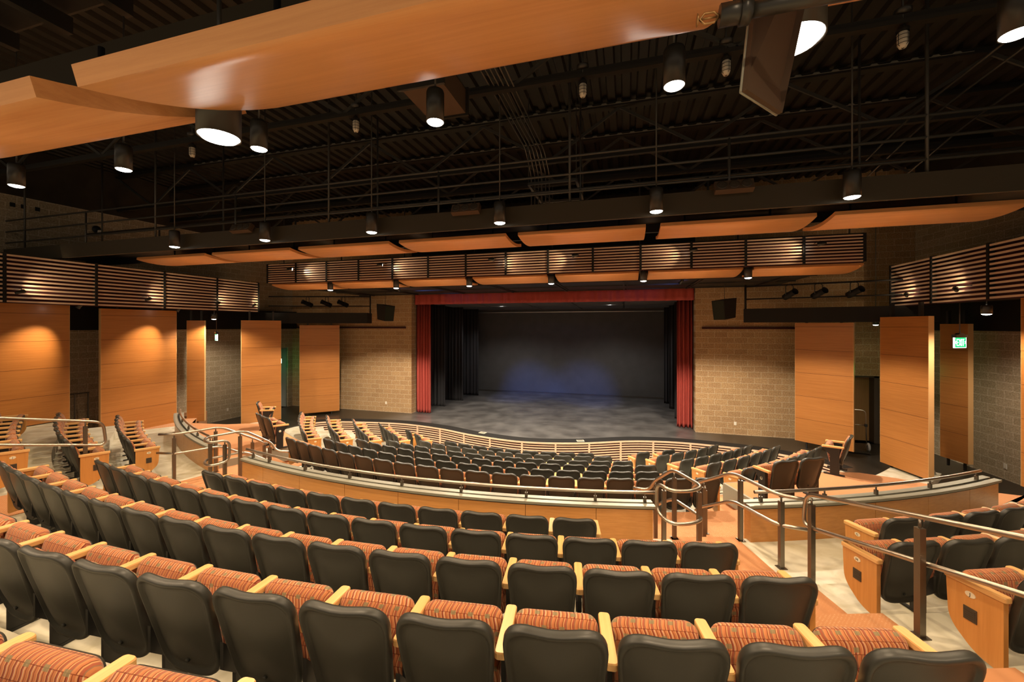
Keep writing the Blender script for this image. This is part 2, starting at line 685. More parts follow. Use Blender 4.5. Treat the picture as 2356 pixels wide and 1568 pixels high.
b = MB()
edge = 7.4
for r in 'ABCDEF':
    nxt = ROW_R[r] + .10
    b.sector(edge, nxt, -52, 52, FLO[r] - .6, FLO[r])
    edge = nxt
struct(b.build('floor', M['concrete']))
b = MB()
b.sector(edge, 15.52, -26.8, 26.8, ZW - .6, ZW)
PLAT = [pol(13.05, 24 + k) for k in range(13)] + [(8.3, 10.72), (8.9, 10.55), (9.4, 10.28), (10.6, 10.12), (12.9, 10.05)]
PLAT += [pol(15.46, 48 - k) for k in range(25)]
for sd in (1, -1):
    b.prism([(sd * x_, y_) for x_, y_ in PLAT], 'z', ZW - .6, ZS)
# carpet in the main floor aisles, one tread per tier
e0 = 12.25
for r in 'EF':
    for s in (1, -1):
        b.sector(e0, ROW_R[r] + .10, s * 21.6, s * 27.5, FLO[r], FLO[r] + .006)
    e0 = ROW_R[r] + .10
struct(b.build('floor_carpet', M['carpet']))
b = MB()
edge = 15.52
for r in 'GHJKLM':
    nxt = ROW_R[r] + .10 if r != 'M' else 23.5
    b.sector(edge, nxt, -39, 39, FLO[r] - .7, FLO[r])
    edge = nxt
struct(b.build('floor_tiers', M['concrete']))
b = MB()
edge = 15.47
for r in 'GHJKLM':
    nxt = ROW_R[r] + .10 if r != 'M' else 23.5
    for s in (1, -1):
        b.sector(edge, nxt, s * 14.75, s * 18.25, FLO[r] - .3, FLO[r] + .008)
    edge = nxt - .012
# the two steps down through the gap in the parapet
for s in (1, -1):
    b.sector(15.14, 15.50, s * 13.9, s * 18.8, ZW, -3.23)
    b.sector(15.40, 17.4, s * 39.05, s * 52, -4.0, ZS + .01)
struct(b.build('floor_aisle', M['carpet']))

b = MB()
for sd in (1, -1):
    b.sector(13.04, 15.45, sd * 23.8, sd * 24.0, ZW - .2, ZS + .004)
    b.sector(13.03, 13.05, sd * 24.0, sd * 36, ZW - .6, ZS + .004)
struct(b.build('trim_3', M['alu']))

# stage platform with its curved front and black side wings
edge_pts = [(-13.6, 10.0), (-8.95, 10.0), (-8.95, 11.5), (-8.9, 12.7), (-8.3, 13.55), (-6.75, 13.96), (-5.09, 14.12), (-3.37, 13.84), (-1.84, 13.33), (0, 13.02), (1.72, 13.34),
            (3.3, 14.03), (4.19, 14.27), (5.1, 14.36), (6.17, 14.28), (7.2, 14.08), (8.3, 13.55), (8.9, 12.7), (8.95, 11.5), (8.95, 10.0), (13.6, 10.0)]
front = [(p.x, p.y) for p in spline([(x, y, 0) for x, y in edge_pts], 8)]
poly = front + [(13.6, 23.6), (-13.6, 23.6)]
b = MB()
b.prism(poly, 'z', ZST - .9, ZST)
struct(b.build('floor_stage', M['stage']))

# slatted stage front
seg = [p for p in front if -8.95 <= p[0] <= 8.95 and p[1] > 12.75]


def along(path, off, z):
    out = []
    for i, p in enumerate(path):
        a, c = Vector(path[max(i - 1, 0)]), Vector(path[min(i + 1, len(path) - 1)])
        d = (c - a).normalized()
        out.append(Vector((p[0] + d.y * off, p[1] - d.x * off, z)))
    return out


def ribbon(mb, path, o0, o1, z0, z1, mi=0):
    rings = []
    A, B = along(path, o0, z0), along(path, o1, z0)
    for pa, pb in zip(A, B):
        rings.append([pa, pb, Vector((pb.x, pb.y, z1)), Vector((pa.x, pa.y, z1))])
    mb.rings(rings, smooth=False, mi=mi)


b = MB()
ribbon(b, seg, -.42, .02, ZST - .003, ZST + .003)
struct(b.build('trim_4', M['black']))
st = struct(MB().build('stage_front', M['maroon']))
b = MB()
ribbon(b, seg, .005, .015, -4.62, ZST - .005)
ob = b.build('backing', M['maroon'], st)
b = MB()
ribbon(b, seg, .0, .055, ZST - .055, ZST - .004)
for i in range(8):
    z = ZST - .115 - i * .082
    ribbon(b, seg, .018, .04, z - .017, z + .017)
acc, last = 0, seg[0]
for i in range(1, len(seg)):
    acc += math.dist(seg[i], seg[i - 1])
    if acc > 1.08:
        acc = 0
        x, y = seg[i]
        d = Vector((seg[i][0] - seg[i - 1][0], seg[i][1] - seg[i - 1][1], 0)).normalized()
        n = Vector((d.y, -d.x, 0))
        c = Vector((x, y, 0)) + n * .03
        b.bar(c + Vector((0, 0, -4.6)), c + Vector((0, 0, ZST - .03)), .055, .05, up=n)
b.build('slat', M['slat'], st)

# proscenium wall, columns, side walls
YP = 15.81
WX = 12.6


def wall(name, a, c, z0, z1, th, m, holes=()):
    """vertical wall from a to c (plan), face on the a->c line, thickness away; local x along, z up"""
    a, c = Vector((a[0], a[1], 0)), Vector((c[0], c[1], 0))
    L = (c - a).length
    ang = math.atan2(c.y - a.y, c.x - a.x)
    mb = MB()
    xs = [0]
    for h in sorted(holes):
        mb.box(xs[-1], h[0], 0, th, z0, z1)
        if h[2] > z0:
            mb.box(h[0], h[1], 0, th, z0, h[2])
        mb.box(h[0], h[1], 0, th, h[3], z1)
        xs.append(h[1])
    mb.box(xs[-1], L, 0, th, z0, z1)
    return struct(mb.build(name, m, None, (a.x, a.y, 0), ang))


wall('wall_stage_left', (-WX, YP), (-5.73, YP), ZST - .02, 5.2, .42, M['block'])
wr = wall('wall_stage_right', (5.73, YP), (WX, YP), ZST - .02, 5.2, .42, M['block'], holes=[(4.35, 5.5, ZST, -1.62)])
b = MB()
b.box(-5.73, 5.73, YP + .02, YP + .4, 1.45, 5.2)
struct(b.build('wall_above_stage', M['block_dark']))
# oak door in the recess of the right-hand stage wall
dr = struct(MB().build('door_1', M['frame']))
b = MB(); b.box(10.12, 11.1, YP + .34, YP + .39, ZST + .01, -1.68)
b.build('door_leaf', M['wooddoor'], dr)
b = MB(); b.box(11.1, 11.23, YP + .05, YP + .40, ZST, -1.62); b.box(10.08, 11.23, YP + .05, YP + .4, -1.68, -1.62)
b.build('door_frame', M['bronze'], dr)
b = MB(); b.tube([(10.22, YP + .30, -2.8), (10.34, YP + .30, -2.8)], .012); b.box(10.2, 10.25, YP + .29, YP + .345, -2.86, -2.74)
b.build('door_handle', M['stainless'], dr)
b = MB(); b.box(10.0, 12.0, YP + .41, YP + .5, ZST, -1.5)
struct(b.build('wall_behind_door', M['black']))

# maroon pipe trims on the stage walls
for k, (x0, x1) in enumerate(((-12.0, -6.0), (5.95, 9.2))):
    b = MB(); b.box(x0, x1, YP - .07, YP - .002, -.10, -.03)
    struct(b.build('trim_%d' % (k + 1), M['maroon']))

SL0, SL1 = (-13.35, 3.0), (-12.15, YP)
Ls = math.dist(SL0, SL1)


def side_pt(y, side):
    t = (y - 3.0) / (YP - 3.0)
    return side * (13.35 - 1.2 * t)


# left wall: recess with a green lit door near the stage
sc = Ls / (YP - 3.0)
wl = wall('wall_left', SL1, SL0, -4.2, 3.62, .35, M['block_grey'], holes=[(.25 * sc, 1.15 * sc, ZST, -1.0)])
wl.rotation_euler[2] = math.atan2(SL0[1] - SL1[1], SL0[0] - SL1[0])
wall('wall_left_upper', (-12.15, YP), SL0, 3.62, 5.2, .35, M['block_dark'])
# note: walls run with their thickness to the left of a->c, so the left wall is drawn stage -> back
wall('wall_right', (13.35, 3.0), (12.15, YP), -4.2, 3.62, .35, M['block_grey'])
wall('wall_right_upper', (13.35, 3.0), (12.15, YP), 3.62, 5.2, .35, M['block_dark'])
for o in ('wall_right', 'wall_right_upper', 'wall_left', 'wall_left_upper'):
    ob = bpy.data.objects[o]
    for v in ob.data.vertices:     # thickness outward
        v.co.y = -v.co.y
    ob.data.flip_normals()
b = MB()
for sd in (1, -1):
    for y in (3.2, ):
        a_, c_ = Vector((side_pt(3.2, sd) - sd * .16, 3.2, .28)), Vector((side_pt(YP - .05, sd) - sd * .16, YP - .05, .28))
        b.bar(a_, c_, .30, .80)
struct(b.build('wall_bulkhead', M['black']))
dl = struct(MB().build('door_2', M['frame']))
x = side_pt(15.1, -1)
b = MB(); b.box(-.5, .42, -.03, .03, ZST + .01, -1.02)
b.build('door_leaf', M['greydoor'], dl, (x - .30, 15.1, 0), rad(95.3))
b = MB(); b.box(.42, .50, -.16, .16, ZST, -1.0); b.box(-.5, .5, -.16, .16, -1.06, -1.0)
b.build('door_frame', M['frame'], dl, (x - .15, 15.1, 0), rad(95.3))
b = MB(); b.box(-.45, .36, -.05, -.03, -2.88, -2.78)
b.build('push_bar', M['frame'], dl, (x - .30, 15.1, 0), rad(95.3))

# roof (the rear of the lit auditorium behind the camera stays open)
b = MB()
zr = 5.0
n = 88
prof = []
for i in range(n):
    x0 = -13.6 + i * .31
    prof += [(x0, zr + .08), (x0 + .09, zr + .08), (x0 + .12, zr), (x0 + .27, zr), (x0 + .30, zr + .08)]
vs, fs = [], []
for (x0, z) in prof:
    vs += [(x0, -3.2, z), (x0, 16.3, z)]
for i in range(len(prof) - 1):
    fs.append((2 * i, 2 * i + 1, 2 * i + 3, 2 * i + 2))
b.add(vs, fs)
b.box(-13.7, 13.7, -3.2, 16.3, zr + .10, zr + .2)
struct(b.build('ceiling', M['darksteel']))

# ------------------------------------------------------------------ stage house
b = MB(); b.box(-8.5, 8.5, 22.6, 22.8, ZST, 3.2)
struct(b.build('wall_stage_back', M['backdrop']))
b = MB()
for s in (1, -1):
    b.box(s * 7.6, s * 7.9, YP + .4, 22.8, ZST, 3.2)
b.box(-8, 8, YP + .4, 22.8, 3.1, 3.2)
struct(b.build('wall_stage_sides', M['black']))
b = MB(); b.box(-8.3, 8.3, 22.52, 22.597, ZST, ZST + .07)
struct(b.build('baseboard_stage', M['pipe']))


def drape(name, x0, x1, y, z0, z1, m, folds, amp, seed, label, cat, hem=True, group=None):
    rnd = random.Random(seed)
    n = folds * 8
    ph = [rnd.uniform(.7, 1.3) for _ in range(folds + 1)]
    mb = MB()
    zs = [z0, z0 + .14, z0 + .16, z0 + (z1 - z0) * .5, z1]
    rows = []
    for zi, z in enumerate(zs):
        front_, back_ = [], []
        k = 1.0 if zi < 3 else (.85 if zi == 3 else .6)
        for i in range(n + 1):
            t = i / n
            a = t * folds * 2 * PI
            yy = y + amp * k * sin(a + .6 * sin(a * .37 + seed)) * ph[min(int(t * folds), folds)]
            if zi == 1:
                yy -= .004
            front_.append(Vector((x0 + (x1 - x0) * t, yy, z)))
        rows.append(front_)
    nn = n + 1
    vs = [p for r in rows for p in r] + [p + Vector((0, .012, 0)) for r in rows for p in r]
    off = len(rows) * nn
    fs = []
    for j in range(len(rows) - 1):
        for i in range(n):
            q = (j * nn + i, j * nn + i + 1, (j + 1) * nn + i + 1, (j + 1) * nn + i)
            fs.append(q)
            fs.append(tuple(v + off for v in q[::-1]))
    for j in range(len(rows) - 1):
        for i in (0, n):
            fs.append((j * nn + i, (j + 1) * nn + i, (j + 1) * nn + i + off, j * nn + i + off))
    for i in range(n):
        for j in (0, len(rows) - 1):
            fs.append((j * nn + i, j * nn + i + 1, j * nn + i + 1 + off, j * nn + i + off))
    mb.add(vs, fs, True)
    o = mb.build(name, m)
    return tag(o, label, cat, group)


drape('stage_curtain', -5.62, -4.95, 16.08, ZST + .02, 1.15, M['redcurtain'], 5, .085, 3, 'red velvet curtain gathered beside the column with light switches to its left', 'curtain', group='red house curtains')
drape('stage_curtain', 5.17, 5.74, 16.40, ZST + .02, 1.15, M['redcurtain'], 4, .085, 5, 'red velvet curtain gathered at the stage opening side nearer the door and hand truck', 'curtain', group='red house curtains')
drape('stage_valance', -5.66, 5.72, 15.98, .95, 1.52, M['redcurtain'], 34, .04, 9, 'red velvet valance hanging across the top of the stage opening', 'valance')
for i, (xi, y) in enumerate(((-4.95, 17.55), (-4.72, 19.2), (-4.5, 20.85))):
    drape('stage_leg_curtain', -6.9, xi, y, ZST + .02, 1.35, M['blackcurtain'], 12, .022, 11 + i,
          'black masking curtain, %s one behind the red curtain on the side with the switches' % ('first', 'second', 'third')[i], 'curtain', group='black masking curtains in the wings')
for i, (xi, y) in enumerate(((5.25, 17.85), (5.24, 19.9), (5.12, 21.2))):
    drape('stage_leg_curtain', xi, 7.2, y, ZST + .02, 1.35, M['blackcurtain'], 12, .022, 21 + i,
          'black masking curtain, %s one behind the red curtain on the hand truck side' % ('first', 'second', 'third')[i], 'curtain', group='black masking curtains in the wings')
# dark ceiling leaves over the stage and the batten in front of the back wall
k = 0
for y0, y1, z0, z1 in ((16.6, 18.9, 1.02, .98), (19.05, 21.6, .97, .92)):
    for j in range(5):
        x0 = -5.3 + j * 2.14
        k += 1
        o = thing('stage_ceiling_panel', 'dark flat ceiling panel over the stage, %s of five in the %s row' % (ORD[j + 1], 'front' if y0 < 18 else 'back'), 'ceiling panel', (x0, y0, z0), 0, 'ceiling panels over the stage')
        q = MB()
        q.add([(0, 0, 0), (2.06, 0, 0), (2.06, y1 - y0, z1 - z0), (0, y1 - y0, z1 - z0), (0, 0, .05), (2.06, 0, .05), (2.06, y1 - y0, z1 - z0 + .05), (0, y1 - y0, z1 - z0 + .05)],
              [(0, 3, 2, 1), (4, 5, 6, 7), (0, 1, 5, 4), (1, 2, 6, 5), (2, 3, 7, 6), (3, 0, 4, 7)])
        q.build('panel', M['backdrop'], o)
        q = MB(); q.box(2.06, 2.12, 0, y1 - y0, -.01, .09)
        q.build('edge_angle', M['steel_black'], o)
b = MB(); b.tube([(-5.4, 22.45, .80), (5.4, 22.45, .80)], .028)
tag(b.build('batten_pipe', M['white']), 'pale pipe batten across the top of the stage back wall', 'pipe')

# black soffit between the front reflectors and the stage opening
sf = struct(MB().build('ceiling_apron', M['soffit']))
b = MB(); b.box(-8.3, 8.3, 12.7, YP - .01, 1.40, 1.46)
b.build('soffit_board', M['soffit'], sf)
b = MB()
for i in range(8):
    x = -7.6 + i * 2.17
    b.box(x - .03, x + .03, 12.7, YP - .02, 1.355, 1.40)
    b.box(x + .09, x + .13, 12.7, YP - .02, 1.37, 1.40)
for y in (12.75, 14.2, 15.7):
    b.box(-8.3, 8.3, y - .03, y + .03, 1.365, 1.40)
b.build('soffit_rib', M['darksteel'], sf)

# ------------------------------------------------------------------ parapet with rail
def arc(r, t0, t1, z, n=None):
    n = n or max(3, int(abs(t1 - t0) / 1.0))
    return [(*pol(r, t0 + (t1 - t0) * i / n), z) for i in range(n + 1)]


PT = -2.555                     # top of the wood


def parapet(t0, t1, label, joints, post_t, ends):
    o = thing('parapet', label, 'parapet', (0, 0, 0))
    m = MB()
    js = [t0] + joints + [t1]
    for i in range(len(js) - 1):
        m.sector(15.47, 15.62, js[i] + (.012 if i else 0), js[i + 1] - .012, -3.43, PT)
    m.build('wood_face', M['parapet'], o)
    m = MB()
    m.sector(15.42, 15.515, t0 - .1, t1 + .1, PT, PT + .035)
    m.sector(15.56, 15.65, t0 - .1, t1 + .1, PT, PT + .035)
    m.build('cap', M['alu'], o)
    m = MB()
    m.sector(15.515, 15.56, t0, t1, PT, PT + .012)
    m.sector(15.621, 15.64, t0, t1, PT - .014, PT)
    m.build('cap_groove', M['gap'], o)
    m = MB()
    m.tube(arc(15.50, t0 + ends[0], t1 + ends[1], -2.385), .0235, 12)
    m.build('rail', M['stainless'], o)
    for t in post_t:
        m = MB()
        x, y = pol(15.50, t)
        m.tube([(x, y, PT + .09), (x, y, -2.395)], .011, 8)
        m.box(-.02, .02, -.02, .02, PT + .033, PT + .105, m4=Matrix.Translation((x, y, 0)) @ Matrix.Rotation(rad(t), 4, 'Z'))
        m.build('rail_post', M['post'], o)
    return o


jt = [-11.3, -7.7, -4.0, -.3, 3.4, 7.1, 10.8]
parapet(-13.75, 13.7, 'long curved maple parapet with stainless rail between the two stepped aisles', jt, [-13.2] + jt[0:] + [13.4], (-.3, .35))
parapet(18.75, 36.2, 'shorter curved maple parapet with rail behind the seats lettered G', [22.3, 26, 29.7, 33.2], [19.6, 23.3, 26.6, 30.6, 34.9], (.5, -.9))
parapet(-36.2, -18.75, 'shorter curved maple parapet with rail beyond the aisle of double handrails', [-33.2, -29.7, -26, -22.3], [-34.9, -30.6, -26.6, -23.3, -19.6], (.9, -.5))

# ------------------------------------------------------------------ auditorium seats
def rounded(corners, radii, n=6):
    return [(p.x, p.y) for p in fillet([(x, y, 0) for x, y in corners], radii, n, closed=True)]


def frame_map(base, top, curve=.45):
    """map (x, s in metres along, d outward) to 3D; base/top are (y, z)"""
    by, bz = base
    ty, tz = top
    L = math.hypot(ty - by, tz - bz)
    uy, uz = (ty - by) / L, (tz - bz) / L
    ny, nz = -uz, uy                      # to the rear for a rising direction
    def f(x, s, d):
        d2 = d - curve * x * x
        return Vector((x, by + uy * s + ny * d2, bz + uz * s + nz * d2))
    return f, L


def pad(mb, outline, c, spec, f, mi=0):
    rings = []
    for sc, d in spec:
        rings.append([f(c[0] + (x - c[0]) * sc, c[1] + (s - c[1]) * sc, d) for x, s in outline])
    mb.rings(rings, mi=mi)


bf, bL = frame_map((.127, .188), (-.048, .848))
out = rounded([(-.212, 0), (.212, 0), (.266, bL), (-.266, bL)], [.13, .13, .17, .17], 9)
dense = []
for i, p in enumerate(out):           # extra points along the straight edges
    q = out[(i + 1) % len(out)]
    k = max(1, int(math.dist(p, q) / .06))
    for j in range(k):
        dense.append((p[0] + (q[0] - p[0]) * j / k, p[1] + (q[1] - p[1]) * j / k))
out = [(x, s - (.016 * max(0, cos(min(1, abs(x) / .235) * PI / 2)) ** 2 if s > bL * .8 else 0)) for x, s in dense]
cen = (0, bL * .5)
m = MB()
pad(m, out, cen, [(.0, -.05), (.90, -.05), (.985, -.048), (1.0, -.036), (1.0, -.012), (.985, -.002), (.955, 0), (.925, -.003), (.90, -.016), (.86, -.021), (.80, -.019), (.55, -.008), (.3, -.001), (.12, .001), (.0, .001)], bf)
m.rings([[Vector(bf(.012 * cos(a), .10 + .012 * sin(a), d)) for a in [2 * PI * k / 10 for k in range(10)]] for d in (-.016, -.004, -.003)])
ME_BACK = m.mesh('backrest', M['shell'])
m = MB()
pad(m, out, (0, bL * .46), [(.86, -.049), (.90, -.058), (.87, -.075), (.80, -.086), (.5, -.096), (0.0, -.100)], bf)
ME_PAD = m.mesh('back_cushion', M['fabric'])
sf_, sL = frame_map((.300, .235), (.385, .652), 0)
so = rounded([(-.235, 0), (.235, 0), (.238, sL), (-.238, sL)], [.07, .07, .075, .075], 7)
cs = (0, sL * .5)
m = MB()
pad(m, so, cs, [(0, .058), (.55, .056), (.80, .050), (.91, .036), (.975, .016), (1.0, -.006), (.985, -.030), (.95, -.042), (.6, -.042)], sf_)
ME_SEAT = m.mesh('seat', M['fabric'])
m = MB()
pad(m, so, cs, [(.955, -.030), (.94, -.052), (.80, -.066), (.0, -.072)], sf_)
ME_PAN = m.mesh('seat_pan', M['shell'])


def arm_mesh():
    m = MB()
    o2 = rounded([(-.033, .085), (.033, .085), (.033, .475), (-.033, .475)], [.022] * 4, 5)
    r = []
    for z, k in ((.588, .9), (.592, 1), (.620, 1), (.627, .9)):
        r.append([Vector((x * k, .28 + (y - .28) * (1 - (1 - k) * .15), z + (.28 - y) * .05)) for x, y in o2])
    m.rings(r, smooth=False)
    return m.mesh('armrest', M['arm'])


ME_ARM = arm_mesh()
m = MB()
m.box(-.013, .013, .17, .30, 0.02, .59)
m.box(-.016, .016, .10, .42, 0, .022)
m.box(-.022, .022, .25, .34, .36, .44)
m.prism([(.09, .30), (.17, .22), (.17, .36), (.09, .46)], 'x', -.012, .012)
ME_STD = m.mesh('standard', M['steel_black'])


def panel_mesh():
    m = MB()
    o2 = rounded([(.105, .595), (.105, .075), (.27, .10), (.445, .25), (.462, .595)], [.01, .02, .12, .09, .01], 6)
    m.prism(o2, 'x', -.020, .020)
    return m.mesh('end_panel', M['endwood'])


ME_END = panel_mesh()
m = MB()
pl = [Vector((.0, .034 * cos(2 * PI * k / 20), .022 * sin(2 * PI * k / 20))) for k in range(20)]
m.rings([[p for p in pl], [p * .97 + Vector((.004, 0, 0)) for p in pl]], smooth=False)
ME_PLATE = m.mesh('row_plate', M['cream'])
m = MB()
m.box(0, .006, -.042, .042, -.05, .05)
for k in range(5):
    m.box(.006, .010, -.034, .034, -.036 + k * .016, -.030 + k * .016)
ME_LIGHT = m.mesh('aisle_light', M['bronze'])


def link(name, me, parent, loc=(0, 0, 0), rotz=0):
    o = bpy.data.objects.new(name, me)
    COL.objects.link(o)
    o.parent = parent
    o.location = loc
    o.rotation_euler = (0, 0, rotz)
    return o


LETTER = {}


def letter_mesh(ch):
    if ch not in LETTER:
        cu = bpy.data.curves.new('letter', 'FONT')
        cu.body = ch
        cu.size = .036
        cu.align_x = 'CENTER'
        cu.align_y = 'CENTER'
        cu.extrude = .0006
        tmp = bpy.data.objects.new('tmp', cu)
        COL.objects.link(tmp)
        dg = bpy.context.evaluated_depsgraph_get()
        me = bpy.data.meshes.new_from_object(tmp.evaluated_get(dg))
        bpy.data.objects.remove(tmp)
        me.materials.clear()
        me.materials.append(M['ink'])
        LETTER[ch] = me
    return LETTER[ch]


def seat(R, t, z, label, group, left=None, right='arm', letter=None, plate=True):
    """left / right: None, 'arm' or 'panel' (arm on a wood end panel)"""
    x, y = pol(R, t)
    o = thing('auditorium_seat', label, 'seat', (x, y, z), rad(t), group)
    link('backrest', ME_BACK, o)
    link('back_cushion', ME_PAD, o)
    s = link('seat', ME_SEAT, o)
    link('seat_pan', ME_PAN, s)
    for side, kind in ((-1, left), (1, right)):
        if not kind:
            continue
        link('armrest', ME_ARM, o, (side * .275, 0, 0))
        if kind == 'panel':
            e = link('end_panel', ME_END, o, (side * .275, 0, 0))
            if plate:
                rz = 0 if side > 0 else PI
                link('row_plate', ME_PLATE, e, (side * .020, .30, .525), rz)
                link('aisle_light', ME_LIGHT, e, (side * .020, .30, .375), rz)
                if letter:
                    L = link('row_letter', letter_mesh(letter), e, (side * .0252, .30, .525))
                    L.rotation_euler = (PI / 2, 0, side * PI / 2)
        else:
            link('standard', ME_STD, o, (side * .275, 0, 0))
    if not left:
        pass
    return o


SP = .55


def centre_row(r, n, ph, desc, lo=0, hi=None, letter=None):
    R = ROW_R[r]
    hi = n if hi is None else hi
    for k in range(lo, hi):
        t = math.degrees((k - (n - 1) / 2 + ph) * SP / R)
        seat(R, t, FLO[r], 'black-backed tip-up seat, %s from left, %s' % (ORD[k - lo + 1], desc), 'seats in the ' + desc,
             left='panel' if k == 0 else None, right='panel' if k == n - 1 else 'arm', letter=letter)


centre_row('A', 9, .01, 'front row of the sunken centre block')
centre_row('B', 11, .02, 'second row of the sunken centre block')
centre_row('C', 13, .02, 'third row of the sunken centre block')
centre_row('D', 15, -.01, 'fourth row of the sunken centre block')
centre_row('E', 17, -.04, 'fifth row of the sunken centre block')
centre_row('F', 19, -.06, 'brown-tinged sixth row just below the parapet')
centre_row('G', 11, .06, 'short row right behind the long parapet', letter='G')
centre_row('H', 16, .0, 'second row behind the long parapet', letter='H')
centre_row('J', 17, .02, 'third row behind the long parapet', letter='J')
centre_row('K', 18, .0, 'big fourth row behind the long parapet', lo=5, letter='K')
# the nearest row: only tip-up seats and arms show at the bottom corner
for k in range(7):
    t = 1.91 + k * math.degrees(SP / ROW_R['L'])
    seat(ROW_R['L'], t, FLO['L'], 'striped tip-up seat, %s from left, bottom row cut off by the frame' % ORD[k + 1], 'seats in the cut-off bottom row', left='arm' if k == 0 else None)


def fan(r, n, start, end, side, desc, letter=None, gap=0, sx=.86):
    """curved side row: seat centres from start to end, both (radius, angle) at the back's top"""
    pts = []
    for k in range(n):
        t = k / (n - 1)
        pts.append((start[0] + (end[0] - start[0]) * t, side * (start[1] + (end[1] - start[1]) * t)))
    P = [Vector(pol(*p)) for p in pts]
    for k in range(n):
        d = (P[min(k + 1, n - 1)] - P[max(k - 1, 0)]) * side
        ang = math.atan2(d.y, d.x)
        inner = 'panel' if k == 0 or gap else 'arm'
        outer = 'panel' if k == n - 1 or gap else None
        l, rr = (inner, outer) if side > 0 else (outer, inner)
        o = seat(pts[k][0], pts[k][1], FLO[r], 'tip-up seat, %s from the aisle panel, %s' % (ORD[k + 1], desc), 'seats in the ' + desc, left=l, right=rr, letter=letter)
        o.rotation_euler[2] = ang
        o.scale = (sx, 1, 1)


for r, n, st_, en, g, o_ in (('E', 7, (12.9, 26.2), (12.26, 38.6), 0, 'back'), ('D', 6, (12.09, 24.9), (11.5, 36.8), 0, 'fourth'), ('C', 5, (11.25, 23.9), (10.7, 35.0), 0, 'third'), ('B', 4, (10.24, 23.4), (9.87, 32.8), 0, 'second'), ('A', 2, (9.36, 23.0), (9.22, 27.6), 1, 'front')):
    fan(r, n, st_, en, -1, '%s row of the fan by the far door' % o_, gap=g)
for r, n, st_, en, g, o_ in (('E', 7, (12.9, 27.2), (12.3, 40.4), 0, 'back'), ('D', 6, (12.09, 26.2), (11.5, 38.6), 0, 'fourth'), ('C', 6, (11.25, 25.5), (10.75, 38.2), 0, 'third'), ('B', 5, (10.24, 25.1), (9.85, 36.6), 0, 'second'), ('A', 2, (9.36, 24.2), (9.3, 29.6), 1, 'front')):
    fan(r, n, st_, en, 1, '%s row of the fan by the hand truck' % o_, gap=g)
fan('G', 7, (16.77, 21.5), (16.72, 31.2), -1, 'first tier row by the double handrails', 'G')
fan('H', 8, (17.6, 19.5), (17.68, 31.0), -1, 'second tier row by the double handrails', 'H')
fan('J', 8, (18.52, 19.5), (18.6, 30.5), -1, 'third tier row by the double handrails', 'J')
fan('G', 6, (16.77, 22.5), (16.77, 32.0), 1, 'row with letter G across the near aisle', 'G', sx=1)
fan('H', 5, (17.6, 19.65), (17.6, 26.9), 1, 'row with letter H across the near aisle', 'H', sx=1)
fan('J', 2, (18.52, 19.7), (18.52, 21.4), 1, 'row with letter J across the near aisle', 'J', sx=1)


# seats on the wheelchair platforms, with free swinging arms and a badge
def platform_seat(R, t, z, label, rotextra=0, badge=False):
    x, y = pol(R, t)
    o = thing('companion_seat', label, 'seat', (x, y, z), rad(t + rotextra), 'single seats on the wheelchair platforms')
    link('backrest', ME_BACK, o)
    link('back_cushion', ME_PAD, o)
    s = link('seat', ME_SEAT, o)
    link('seat_pan', ME_PAN, s)
    for side in (-1, 1):
        link('armrest', ME_ARM, o, (side * .275, 0, 0))
        q = MB()
        q.box(side * .275 - .03, side * .275 + .03, .17, .33, .02, .59)
        q.prism([(.32, .42), (.46, .56), (.46, .59), (.32, .59)], 'x', side * .275 - .02, side * .275 + .02)
        q.box(side * .275 - .04, side * .275 + .04, .08, .44, 0, .022)
        st2 = q.build('standard', M['steel_black'], o)
        if badge:
            q = MB(); q.lathe([(.03, 0), (.028, .004), (0, .004)], 18, m4=Matrix.Rotation(PI / 2, 4, 'Y'))
            q.build('badge', M['cream'], st2, (side * .275 + (.03 if side > 0 else -.034), .25, .46))
    return o


platform_seat(14.25, 25.4, ZS, 'companion seat with badge on the swing arm, beside the hand truck fan', badge=True)
platform_seat(14.2, 27.9, ZS, 'companion seat on the carpet, outer one of the two together')
platform_seat(13.35, 37.2, ZS, 'lone seat on the carpet facing inward by the hand truck', 24)
platform_seat(13.95, -25.0, ZS, 'companion seat with badge behind the far fan of seats, inner of two', badge=True)
platform_seat(13.95, -27.4, ZS, 'companion seat behind the far fan of seats, outer of two')
platform_seat(13.60, -35.6, ZS, 'lone dark seat by the green lit doorway', -14)

# ------------------------------------------------------------------ handrails at the aisles
def P3(R, t, z):
    return Vector((*pol(R, t), z))


def handrail(label, rails, posts, side):
    """rails: list of polylines in (R, angle, z); posts: (R, angle, z0, z1)"""
    o = thing('handrail', label, 'handrail')
    for r in rails:
        m = MB()
        m.tube(fillet([P3(R, t * side, z) for R, t, z in r], .13, 6), .0225, 12)
        m.build('rail', M['stainless'], o)
    for R, t, z0, z1 in posts:
        m = MB()
        x, y = pol(R, t * side)
        m4 = Matrix.Translation((x, y, 0)) @ Matrix.Rotation(rad(t * side), 4, 'Z')
        m.box(-.026, .026, -.026, .026, z0, z1 - .07, m4=m4)
        m.tube([(x, y, z1 - .08), (x, y, z1)], .011, 8)
        m.box(-.05, .05, -.05, .05, z0, z0 + .008, m4=m4)
        m.build('post', M['post'], o)
    return o


